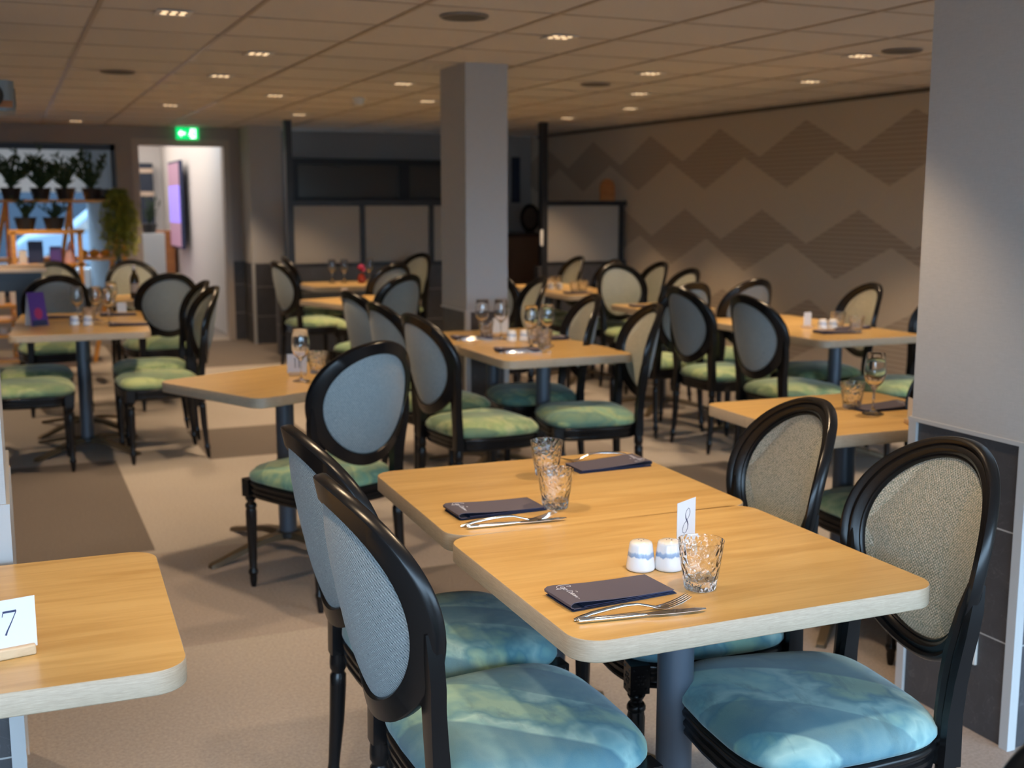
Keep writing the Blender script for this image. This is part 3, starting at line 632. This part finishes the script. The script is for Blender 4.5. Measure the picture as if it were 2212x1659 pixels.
def f_napkin():
    t = thing('napkin', '', 'napkin'); L, W = .235, .105
    def sheet(pts, w0, w1, th, name, m_):
        mb = MB(); n = len(pts)
        for i in range(n-1):
            pass
        rings = []
        for i, (x, z) in enumerate(pts):
            a = Vector(pts[max(0, i-1)]); b = Vector(pts[min(n-1, i+1)]); d = (b-a).normalized(); q = Vector((-d.y, d.x))*th/2
            rings.append([(x+q.x, w0, z+q.y), (x+q.x, w1, z+q.y), (x-q.x, w1, z-q.y), (x-q.x, w0, z-q.y)])
        mb.loft(rings); return mb.build(name, m_, t, 50)
    sheet([(L, .001), (.1, .001), (.006, .001), (.003, .002)], 0, W, .0012, 'bottom_fold', napkin_n)
    sheet([(L-.003, .0035), (.12, .0035), (.02, .0035), (.006, .0035)], .001, W-.001, .0012, 'middle_fold', napkin_n)
    sheet([(.022, .0052), (.008, .0052), (.001, .0085), (.0, .013), (.006, .0168), (.018, .0172), (.045, .0150), (.09, .0118), (.15, .0095), (L-.006, .0085)], 0, W, .0013, 'top_fold', napkin_m)
    sheet([(.03, .0062), (.12, .0062), (L-.008, .0062)], .002, W-.002, .0018, 'inner_fold', napkin_n)
    top = [(.0, .0142), (.006, .0180), (.018, .0184), (.045, .0162), (.09, .0129), (.15, .0105), (.235, .0096)]
    def zt(x):
        for (a, za), (b, zb) in zip(top, top[1:]):
            if x <= b: return za+(zb-za)*(x-a)/(b-a)
        return .0096
    # script lettering: text runs across the napkin, u along -y, v along +x
    def to3(u, v, h): x = .014+v; return (x, W-.006-u, zt(x)+.0002+h)
    s = .001; mb = MB()
    S = [[(10, 22), (13, 27), (9, 31), (3, 30), (0, 22), (1, 12), (7, 5), (16, 2), (24, 4)],
         [(16, 16), (12, 17), (10, 12), (13, 9), (17, 13), (18, 17), (18, 10), (20, 9)],
         [(21, 15), (22, 4), (20, -2), (22, 12), (26, 16), (29, 12), (26, 9), (22, 10)],
         [(40, 20), (36, 20), (34, 14), (37, 10), (42, 12), (43, 17), (40, 20)], [(40, 25), (44, 27), (47, 24)],
         [(50, 15), (46, 15), (45, 10), (49, 9)], [(52, 11), (56, 13), (54, 16), (51, 12), (53, 9), (58, 10)],
         [(63, 14), (59, 14), (59, 10), (63, 10), (64, 14), (65, 9)], [(67, 14), (68, 9), (71, 14), (73, 9), (77, 10), (84, 11)]]
    def smooth(p):
        q = []
        for i in range(len(p)-1):
            p0, p1, p2, p3 = p[max(i-1, 0)], p[i], p[i+1], p[min(i+2, len(p)-1)]
            for k in range(5):
                t_ = k/5; q.append(tuple(.5*((2*p1[j])+(-p0[j]+p2[j])*t_+(2*p0[j]-5*p1[j]+4*p2[j]-p3[j])*t_*t_+(-p0[j]+3*p1[j]-3*p2[j]+p3[j])*t_**3) for j in (0, 1)))
        return q+[p[-1]]
    for st in S: ribbon(mb, [(a*s*1.0, b*s*1.15) for a, b in smooth(st)], .0009, to3, .0003)
    mb.build('script_lettering', ink_w, t, 0); return t
mk_nap = Maker(f_napkin)
def f_fork():
    m = MB(); P = [(0, .0065, .0022, .0015), (.01, .0085, .004, .003), (.03, .009, .0085, .0032), (.06, .0085, .0125, .0030), (.09, .0070, .0150, .0026), (.115, .0055, .0140, .0022), (.135, .006, .0085, .0020), (.150, .012, .0038, .0016), (.160, .0235, .0026, .0014), (.170, .0245, .0036, .0014)]
    m.loft([[(x, y*wd/2, z+sz*th) for y, sz in ((-1, -.3), (-.6, -1), (.6, -1), (1, -.3), (1, .3), (.6, 1), (-.6, 1), (-1, .3))] for x, wd, z, th in P])
    for i in range(4):
        y0 = (-1.5+i)*.0064
        m.loft([[(x, y0*sp-h, z-.0008), (x, y0*sp+h, z-.0008), (x, y0*sp+h, z+.0008), (x, y0*sp-h, z+.0008)] for x, sp, h, z in ((.168, 1, .0022, .0035), (.180, .98, .0020, .0060), (.195, .95, .0017, .0105), (.208, .93, .0012, .0160), (.211, .93, .0006, .0175))])
    m.v = [(x*1.13, y*1.1, z_*1.1) for x, y, z_ in m.v]
    return tag(m.build('fork', steel, smooth=50), '', 'fork')
def f_knife():
    t = thing('knife', '', 'knife'); m = MB()
    m.loft([[(x, h*cos(a), .005+th*sin(a)*1.0) for a in [2*pi*i/12 for i in range(12)]] for x, h, th in ((0, .0035, .0035), (.002, .0055, .0048), (.04, .0062, .005), (.09, .006, .0045), (.125, .0045, .0035), (.132, .004, .003))]); m.build('handle', steel, t, 50)
    m = MB(); m.loft([[(x, -h, .0045), (x, h, .0045+.001), (x, h, .0065), (x, -h, .0055)] for x, h in ((.130, .004), (.15, .0075), (.19, .0085), (.23, .007), (.250, .0015))]); m.build('blade', steel, t, 30); return t
mk_fork, mk_knife = Maker(f_fork), Maker(f_knife)
def rot2(x, y, r): return x*cos(r)-y*sin(r), x*sin(r)+y*cos(r)
TZ = .7503
mk_nap((.919, 1.838, TZ), R(3), 'dark folded napkin with white script at its left end, on table 8')
mk_nap((.952, 2.505, TZ), R(1), 'dark folded napkin with white script on the near left of the table behind number 8')
mk_nap((1.668, 2.93, TZ), R(181), 'dark folded napkin with script at its right end, far right of the second table')
for (x, y, a), l in {(.903, 1.795, -2): 'steel fork with raised tines in front of the napkin on table 8', (.935, 2.452, -5): 'steel fork beside the napkin on the table behind number 8', (1.675, 2.985, 184): 'steel fork lying behind the far right napkin of the second table'}.items():
    mk_fork((x, y, TZ), R(a), l)
mk_knife((.905, 1.783, TZ), R(-9), 'steel knife lying in front of the fork on table 8'); mk_knife((.942, 2.432, TZ), R(-5), 'steel knife lying in front of the fork on the second table')
mk_tum((1.214, 1.862, TZ), 0, 'dimpled water glass beside the salt and pepper on table 8', 'dimpled water glasses')
mk_tum((1.217, 2.527, TZ), 1, 'dimpled water glass beside the left napkin of the second table', 'dimpled water glasses')
mk_tum((1.345, 2.85, TZ), 2, 'dimpled water glass beside the far right napkin of the second table', 'dimpled water glasses')
mk_sh((1.166, 2.012, TZ), 0, 'white ceramic shaker with a sharp blue band, left one on table 8', 'ceramic shakers')
mk_sh((1.221, 1.992, TZ), 1, 'white ceramic shaker right beside the water glass on table 8', 'ceramic shakers')
# number cards
DIG = {'8': [[(0, 27, 1.2), (7, 33, 1), (10, 41, 1.6), (6, 50, 1.2), (0, 53, 1), (-7, 49, 1.2), (-9, 41, 1.6), (-5, 33, 3), (3, 25, 3.6), (9, 17, 3), (10, 9, 1.6), (6, 2, 1.2), (-1, 0, 1), (-9, 4, 1.2), (-12, 11, 1.6), (-9, 20, 1), (0, 27, 1.2)]],
       '7': [[(-14, 40, 1), (-12, 48, 2)], [(-12.5, 50, 4.5), (14, 50, 4.5)], [(14, 50, 1.5), (4, 28, 2), (-6, 8, 3), (-9, 0, 4)]],
       '1': [[(0, 0, 5), (0, 52, 5)], [(-8, 44, 1.5), (0, 51, 2.5)], [(-7, 0.7, 1.4), (7, .7, 1.4)]]}
def card(label, loc, rz, text, w_=.062, h=.095, slope=.18, wood=True, sc=1.0, lean=0, block=(.075, .022, .017)):
    t = thing('table_number_card', label, 'card', loc, rz); bz = block[2] if wood else 0
    if wood: MB().box(-block[0]/2, block[0]/2, -block[1]/2, block[1]/2, 0, block[2]).build('card_holder', block_m, t, 0, .003)
    z0 = bz-.006 if wood else 0
    cd = MB().loft([[(-w_/2, y, z0), (w_/2, y, z0), (w_/2, y, z0+h), (-w_/2, y, z0+h)] for y in (-.0006, .0006)]).build('card', card_m, t, 0)
    mb = MB(); n = len(text)
    for i, ch_ in enumerate(text):
        ox = (i-(n-1)/2)*.02*sc
        for st in DIG[ch_]:
            pts = [(ox+(a+b*slope)*.001*sc-slope*.026*sc, z0+h*.5-.026*sc+.004+b*.001*sc) for a, b, _ in st]; ribbon(mb, pts, [q*.0006*sc*1.7 for _, _, q in st], lambda u, v, q: (u, -.0007-q, v), .0003)
    mb.build('number_print', ink, t, 0); return t
card('white table number card 8 in a small grey clip, on table 8', (1.318, 2.082, TZ), R(27), '8', .075, .100, .28, True, 1.0, block=(.04, .022, .02))
card('white table number card 7 in a wooden block, at the lower left edge', (-.032, 2.02, TZ), R(10), '7', .082, .088, 0, True, .8, block=(.075, .02, .018))
card('white table number card 11 behind a wine glass on the askew table', (1.14, 4.98, TZ), R(-20), '11', .085, .085, 0, True, .8)
# other tables: [kind, x, y, rz, label]
mk_wine((1.12, 4.82, TZ), 0, 'wine glass in front of the number 11 card', 'wine glasses')
mk_tum((1.24, 5.02, TZ), 0, 'water glass right of the number 11 card', 'dimpled water glasses')
mk_tum((2.83, 3.36, TZ), 1, 'water glass left of the wine glass on the table behind the right pillar', 'dimpled water glasses')
mk_wine((2.822, 3.235, TZ), 0, 'large wine glass on the table behind the right pillar', 'wine glasses')
mk_nap((3.05, 3.36, TZ), R(178), 'dark napkin behind the wine glass beside the right pillar')
card('small white card on wooden foot, half hidden at the edge of the right pillar', (2.80, 3.02, TZ), R(70), '', .06, .08)
for (x, y), l in {(2.40, 5.93): 'in front of the pillar, left one behind the number card', (2.50, 5.90): 'in front of the pillar, right one behind the number card', (2.49, 5.47): 'left one of the near pair on the middle table', (2.605, 5.52): 'right one of the near pair on the middle table'}.items(): mk_wine((x, y, TZ), 0, 'wine glass '+l, 'wine glasses')
for (x, y), l in {(2.46, 6.02): 'left of the number card before the pillar', (2.545, 5.43): 'nearest on the middle table', (2.58, 5.63): 'behind the near pair of wine glasses', (2.60, 5.28): 'near the front edge of the middle table'}.items():
    if l[:9] != 'near the ': mk_tum((x, y, TZ), 0, 'water glass '+l, 'dimpled water glasses')
card('white number card on a wooden foot before the middle pillar', (2.56, 6.05, TZ), R(-25), '1', .085, .09, 0, True, .8)
mk_sh((2.517, 5.79, TZ), 0, 'white shaker, left one on the middle table', 'ceramic shakers'); mk_sh((2.585, 5.77, TZ), 0, 'white shaker, right one on the middle table', 'ceramic shakers')
for (x, y, a), l in {(2.25, 5.36, -12): 'at the front left of the middle table', (2.84, 5.83, 180): 'at the right edge of the middle tables', (2.24, 5.95, -8): 'at the back left beside the pillar foot'}.items():
    mk_nap((x, y, TZ), R(a), 'dark napkin '+l); mk_fork((x+(.0 if a < 90 else 0), y-.035 if a < 90 else y+.03, TZ), R(a-2), 'steel fork on the napkin side '+l)
    mk_knife((x+.01, y-.055 if a < 90 else y+.05, TZ), R(a-2), 'steel knife '+l)
# far right table
card('small white card on orange wooden foot on the far right table', (4.42, 5.68, TZ), R(-25), '', .045, .085)
mk_sh((4.47, 5.60, TZ), 0, 'white shaker, left one on the far right table', 'ceramic shakers'); mk_sh((4.53, 5.58, TZ), 0, 'white shaker, right one on the far right table', 'ceramic shakers')
mk_tum((4.60, 5.62, TZ), 0, 'water glass, farther one on the far right table', 'dimpled water glasses'); mk_tum((4.52, 5.36, TZ), 0, 'water glass, nearer one on the far right table', 'dimpled water glasses')
mk_nap((4.28, 5.36, TZ), R(-5), 'dark napkin near the front of the far right table'); mk_nap((4.75, 5.60, TZ), R(180), 'dark napkin behind the glasses of the far right table')
# row towards the short screen
for (x, y), l in {(4.50, 7.30): 'on the table before the camera facing beige chair', (4.55, 7.12): 'at the right on the table before the camera facing chair', (4.36, 8.7): 'left one on the long row of tables', (4.5, 8.82): 'middle one on the long row of tables', (4.70, 8.65): 'right one on the long row of tables', (4.40, 9.3): 'farthest on the long row of tables', (4.55, 9.45): 'at the very end of the long row'}.items(): mk_tum((x, y, TZ), 0, 'water glass '+l, 'dimpled water glasses')
mk_sh((4.35, 9.15, TZ), 0, 'white shaker, left one on the long row of tables', 'ceramic shakers'); mk_sh((4.42, 9.12, TZ), 0, 'white shaker, right one on the long row of tables', 'ceramic shakers')
for (x, y), l in {(4.24, 8.6): 'at the near end of the long row of tables', (4.22, 9.3): 'at the far end of the long row of tables', (4.14, 7.3): 'on the table before the camera facing beige chair'}.items(): mk_nap((x, y, TZ), R(-5), 'dark napkin '+l)
mk_sh((4.42, 7.14, TZ), 0, 'white shaker on the table before the camera facing beige chair', 'ceramic shakers')
# left table
def tent(label, loc, rz, w_, h):
    t = thing('tent_card', label, 'card', loc, rz); d = .05
    MB().loft([[(x, -d, 0), (x, -d+.001, 0), (x, .0008, h), (x, -.0008, h)] for x in (-w_/2, w_/2)]).build('printed_face', purple, t, 0)
    MB().loft([[(x, d, 0), (x, d-.001, 0), (x, -.0008, h), (x, .0008, h)] for x in (-w_/2, w_/2)]).build('back_face', card_m, t, 0)
    def q(u, v, e): k = v/h; return (u, -d*(1-k)-.0012-e, v)
    mb = MB(); mb.loft([[q(.025*cos(a), .075+.035*sin(a), e) for a in [2*pi*i/14 for i in range(14)]] for e in (0, .0005)]); mb.build('fruit_picture', flower_red, t, 0)
    mb = MB(); mb.loft([[q(x, v, e) for x, v in ((-.045, 0), (.045, 0), (.045, .035), (-.045, .035))] for e in (0, .0004)]); mb.build('dark_footer', ink, t, 0); return t
tent('purple printed tent card with a red picture on the left table', (.15, 7.72, TZ), R(22), .105, .205)
mk_sh((.365, 7.62, TZ), 0, 'white shaker, left one on the tent card table', 'ceramic shakers'); mk_sh((.44, 7.60, TZ), 0, 'white shaker with blue band, right one on the tent card table', 'ceramic shakers')
for (x, y), l in {(.40, 7.88): 'left one on the tent card table', (.51, 7.86): 'middle one on the tent card table', (.57, 7.66): 'right one on the tent card table', (.64, 8.3): 'farthest on the joined left tables'}.items(): mk_wine((x, y, TZ), 0, 'wine glass '+l, 'wine glasses')
mk_tum((.46, 7.76, TZ), 0, 'water glass between the wine glasses of the tent card table', 'dimpled water glasses')
mk_nap((.55, 7.45, TZ), R(-4), 'dark napkin at the right of the tent card table'); mk_nap((.55, 8.15, TZ), R(-4), 'dark napkin farther back on the joined left tables'); mk_nap((.2, 8.1, TZ), R(-4), 'dark napkin behind the tent card')
card('small white card beside the bottle on the joined left tables', (.70, 8.25, TZ), R(-10), '', .06, .07)
def f_bottle():
    t = thing('bottle', '', 'bottle'); MB().lathe([(.032, 0), (.035, .004), (.035, .15), (.03, .175), (.014, .205), (.013, .25)], seg=24).build('glass_body', mat('dark_bottle_glass', (.05, .03, .01), .1), t)
    MB().lathe([(.0355, .05), (.0355, .12)], seg=24, cap=False).build('paper_label', card_m, t); MB().lathe([(.015, .23), (.015, .262), (.01, .264)], seg=16).build('cap', card_m, t); return t
mk_bot = Maker(f_bottle)
mk_bot((.92, 9.6, TZ), 0, 'small dark bottle with white label on the table before the window wall', 'bottles')
mk_tum((1.05, 9.55, TZ), 0, 'tumbler beside the bottle on the table before the window wall', 'dimpled water glasses')
# askew table and flower table
card('small white card standing on the askew table left of the middle pillar', (2.42, 8.86, TZ), R(-20), '', .05, .075)
for (x, y), l in {(2.82, 10.75): 'left one on the flower table', (2.93, 10.72): 'second one on the flower table', (3.17, 10.7): 'right of the flower vase'}.items(): mk_wine((x, y, TZ), 0, 'wine glass '+l, 'wine glasses')
mk_tum((3.22, 10.55, TZ), 0, 'tumbler at the right edge of the flower table', 'dimpled water glasses')
t = thing('flower_vase', 'small red vase with magenta flowers on the table before the long screen', 'vase', (3.07, 10.62, TZ))
MB().lathe([(.03, 0), (.04, .02), (.035, .06), (.02, .08), (.024, .09)], seg=20).build('vase', mat('amber_red', (.25, .03, .02), .2), t)
mb = MB()
for i in range(14):
    a = i*2.4; r_ = .012+.03*(i % 4)/4; c = (r_*cos(a), r_*sin(a), .12+.05*((i*7) % 5)/5); mb.lathe([(.002, -.016), (.014, -.01), (.018, 0), (.013, .011), (.002, .015)], c, 8)
mb.build('blossoms', flower_red, t)
# ------------------------------------------------------------------ left background: plant shelf, counter
t = thing('plant_shelf', 'honey coloured slanted ladder shelf full of plants before the window', 'shelf', (0, 12.0, 0))
for nm, z_, d_, x0, x1 in (('shelf_board', 1.50, .24, .06, .95), ('shelf_board', .955, .36, -.5, .97), ('shelf_board', .40, .44, -.55, 1.0)): MB().box(x0-.55, x1, -d_+.12, .12, z_, z_+.03).build(nm, shelf_wood, t, 0)
for x0, x1 in ((.42, .60), (.84, 1.08), (-.18, .03)):
    MB().loft([[(x+dx, y+dy, z_) for dx, dy in ((-.02, -.02), (.02, -.02), (.02, .02), (-.02, .02))] for x, y, z_ in ((x0-.12, -.38, 0), (x1, .02, 1.52))]).build('slanted_leg', shelf_wood, t, 0)
    MB().box(x1-.02, x1+.02, .09, .12, 0, 1.5).build('rear_leg', shelf_wood, t, 0)
t = thing('display_rack', 'square honey coloured open rack holding boxes in front of the plant shelf', 'rack', (0, 11.36, 0))
for x in (.07, .63): MB().box(x-.02, x+.02, -.02, .02, 0, 1.24).build('upright', shelf_wood, t, 0)
MB().box(.03, .67, -.02, .14, 1.22, 1.26).build('top_bar', shelf_wood, t, 0); MB().box(.03, .67, -.02, .2, .93, .955).build('rack_board', shelf_wood, t, 0)
for z_ in (.12, .5): MB().box(.03, .67, -.02, .2, z_, z_+.025).build('rack_board', shelf_wood, t, 0)
for (x, w_, h, m_), l in {(.25, .13, .20, ink): 'black box on the honey coloured rack', (.42, .10, .15, purple): 'purple box on the honey coloured rack', (.14, .07, .12, plastic_w): 'white pack on the honey coloured rack'}.items():
    tag(MB().box(-w_/2, w_/2, -.03, .03, 0, h).build('gift_box', m_, smooth=0, bevel=.004), l, 'box', 'boxes on the rack', (x, 11.46, .9555))
tag(MB().lathe([(.05, 0), (.045, .05), (.02, .14), (.003, .2)], seg=16).build('wrapped_cone', mat('rose_wrap', (.62, .38, .38), .6)), 'pink wrapped cone at the right end of the rack', 'decoration', loc=(.54, 11.46, .9555))
for i, (x, l) in enumerate([(.70, 'left one of the orange squashes'), (.80, 'middle one of the orange squashes'), (.90, 'right one of the orange squashes')]):
    t = thing('squash', l+' on the shelf board before the window', 'squash', (x-.02, 11.85+.02*i, .9855), 0, 'orange squashes')
    m = MB(); m.lathe([(.01, 0), (.035, .006), (.05, .03), (.045, .058), (.015, .07)], seg=16, flute=.12, fl_range=(.004, .062)); m.build('fruit', orange, t); MB().lathe([(.006, .068), (.004, .09)], seg=6).build('stalk', plant_g, t)
def leafy(label, loc, n, spread, hgt, wid, kind, name, seed, pot=True, m_=plant_g):
    rnd = random.Random(seed); t = thing(name, label, 'plant', loc)
    if pot: MB().lathe([(.07, 0), (.095, .10), (.10, .11), (.08, .11), (.002, .09)], seg=18).build('pot', pot_m, t)
    mb = MB(); z0 = .085 if pot else 0
    for i in range(n):
        a = rnd.uniform(0, 2*pi); r_ = rnd.uniform(.2, 1)*spread; h_ = hgt*rnd.uniform(.5, 1); pts = []
        for k in range(6):
            u = k/5
            if kind == 'trail': pts.append((r_*.6*cos(a)*min(1, u*2.2)+rnd.uniform(-.01, .01), r_*.6*sin(a)*min(1, u*2.2)*.6, z0+.10*sin(min(1, u*2)*pi)*.6-h_*max(0, u-.25)))
            else: pts.append((r_*cos(a)*u**1.4, r_*.5*sin(a)*u**1.4, z0+h_*u))
        if kind == 'trail':
            mb.tube(pts, .003, 4)
            for k in range(1, 6):
                for q in range(3):
                    p = Vector(pts[k])+Vector((rnd.uniform(-.03, .03), rnd.uniform(-.03, .02), rnd.uniform(-.04, .04))); d = Vector((rnd.uniform(-1, 1), rnd.uniform(-1, .3), rnd.uniform(-1, .2))).normalized()*.042; s_ = d.cross(Vector((0, 0, 1))).normalized()*.02
                    mb.add([p, p+d*.5+s_, p+d, p+d*.5-s_], [(0, 1, 2, 3)])
        else:
            mb.tube(pts, [wid*f for f in (.45, .4, .4, .35, .3, .12)], 6)
            for k in range(1, 6):
                for q in range(2):
                    p = Vector(pts[k]); d = Vector((rnd.uniform(-1, 1), rnd.uniform(-.6, .6), rnd.uniform(.3, 1.1))).normalized()*hgt*rnd.uniform(.16, .30)
                    mb.tube([p, p+d*.5, p+d], [wid*.3, wid*.75, wid*.1], 5, flat=.5)
    mb.build('foliage', m_, t, 40); return t
for i, (x, n, sp, h, l) in enumerate([(.08, 12, .34, .36, 'dark branching succulent at the left of the top shelf'), (.34, 15, .28, .30, 'dark bushy succulent second from left on the top shelf'), (.56, 14, .30, .34, 'dark spiky plant in the middle of the top shelf'), (.80, 13, .26, .31, 'dark leafy plant right on the top shelf')]):
    leafy(l, (x, 12.02, 1.5305), n, sp, h, .026, 'up', 'potted_plant', 11+i)
leafy('dark low succulent on the square rack at left', (.18, 11.42, 1.2605), 9, .15, .20, .018, 'up', 'potted_plant', 31); leafy('dark low succulent on the square rack at right', (.42, 11.42, 1.2605), 10, .15, .15, .018, 'up', 'potted_plant', 32)
leafy('yellow green trailing plant hanging at the right end of the top shelf', (1.02, 11.90, 1.54), 110, .30, .72, .01, 'trail', 'hanging_plant', 5, False, plant_y)
tag(MB().lathe([(.03, 0), (.06, .03), (.065, .10), (.05, .1), (.01, .09)], seg=18).build('hanging_pot', pot_m), 'dark pot carrying the trailing plant beside the door', 'pot', loc=(.90, 11.95, 1.5305))
t = thing('buffet_counter', 'navy buffet counter with beige top at the left edge', 'counter', (-.5, 9.75, -.02))
MB().box(-1.2, .78, -.32, .32, 1.00, 1.035).build('counter_top', beige_top, t, 0, .01); MB().box(-1.2, .74, -.29, .29, .86, 1.00).build('apron', navy, t, 0)
for x in (-1.1, .58): MB().box(x-.03, x+.03, -.05, .0, .02, .86).build('support', navy, t, 0)
t = thing('bottle_rack', 'low orange wooden rack with bottles under the buffet counter', 'rack', (.0, 11.0, 0))
for x in (-.35, .12): MB().box(x-.018, x+.018, -.1, .1, 0, .80).build('upright', shelf_wood, t, 0)
for z_ in (.12, .34, .60): MB().box(-.35, .42 if z_ < .2 else .14, -.1, .1, z_, z_+.025).build('rack_board', shelf_wood, t, 0)
for i, (x, l) in enumerate([(-.18, 'left'), (-.06, 'middle'), (.04, 'right')]):
    o = tag(MB().lathe([(.028, 0), (.03, .1), (.014, .14), (.012, .17)], seg=14).build('jar', plastic_w), 'pale jar, %s one on the upper board of the bottle rack' % l, 'jar', 'pale jars', (x, 11.0, .6255))
    o = tag(MB().lathe([(.032, 0), (.035, .02), (.035, .05), (.02, .055)], seg=14).build('tealight_cup', plastic_w), 'small white cup, %s one on the middle board of the bottle rack' % l, 'cup', 'white cups', (x, 11.0, .3655))
# behind the window: a car in the street, a facade
t = thing('car', 'pale blue car parked outside behind the plant shelf window', 'car', (2.3, 24.5, -.02))
m = MB(); pr = [(-2.1, .35), (-2.1, .75), (-1.9, .9), (-1.2, 1.0), (-.7, 1.42), (.7, 1.45), (1.4, 1.02), (2.05, .9), (2.15, .6), (2.1, .3)]; m.loft([[(x, y*k, z_) for x, z_ in pr] for y, k in ((-.85, 1), (.85, 1))]); m.build('body', car_m, t, 30, .05)
m = MB(); m.loft([[(x, y, z_) for x, z_ in ((-1.1, 1.0), (-.65, 1.36), (.6, 1.38), (1.2, 1.03))] for y in (-.87, -.855)]); m.build('side_window', dim_glass, t, 0)
for x in (-1.35, 1.35): MB().lathe([(.31, -.1), (.33, -.05), (.33, .05), (.31, .1)], seg=24).build('wheel', rubber, t).matrix_local = Matrix.Translation((x, -.78, .33)) @ Matrix.Rotation(R(90), 4, 'X')
struct('wall_street', MB().box(-9, 9, 33, 33.5, -.1, 5), facade)
# lobby things
t = thing('television', 'large flat television on the white lobby wall, seen edge on through the door', 'television', (2.17, 16.6, .88))
MB().box(0, .05, -.55, .55, 0, 1.18).build('casing', ink, t, 0, .006); MB().box(.05, .08, -.2, .2, .4, .7).build('wall_bracket', metal_dark, t, 0)
MB().box(-.004, 0, -.53, .53, .35, .85).build('screen', screen_a, t, 0); MB().box(-.004, 0, -.53, .53, .03, .349).box(-.004, 0, -.53, .53, .851, 1.15).build('screen_margin', screen_b, t, 0)
tag(MB().box(-.14, .14, -.14, .14, 0, 1.14).build('pedestal', wall_white, smooth=0, bevel=.006), 'white square pedestal just inside the lobby door', 'pedestal', loc=(1.62, 14.6, 0))
t = leafy('red and green plant in a dark vase on the white pedestal', (1.60, 14.6, 1.1405), 9, .16, .34, .012, 'up', 'vase_plant', 77)
t = thing('lobby_cabinet', 'orange wooden cabinet beyond the white pedestal in the lobby', 'cabinet', (1.95, 17.6, 0))
MB().box(-.2, .3, -.25, .25, 0, 1.1).build('body', orange_wood, t, 0, .005); MB().box(-.18, .28, -.262, -.251, .05, 1.05).build('door', orange_wood, t, 0)
t = thing('wall_shelf_unit', 'dark shelf unit with pale boards on the far lobby wall', 'shelf', (1.95, 18.9, 1.15))
MB().box(-.22, .2, -.12, .09, 0, .95).build('case', navy, t, 0)
for z_ in (.45, .8): MB().box(-.22, .2, -.14, -.121, z_, z_+.07).build('shelf_board', beige_top, t, 0)
t = thing('menu_board', 'narrow beige board edge leaning beside the left pillar', 'board', (-.10, 3.28, 0))
MB().box(-.09, .076, -.01, .01, 0, .81).build('panel', beige_top, t, 0); MB().box(-.09, .07, -.06, .10, 0, .02).build('foot', beige_top, t, 0)
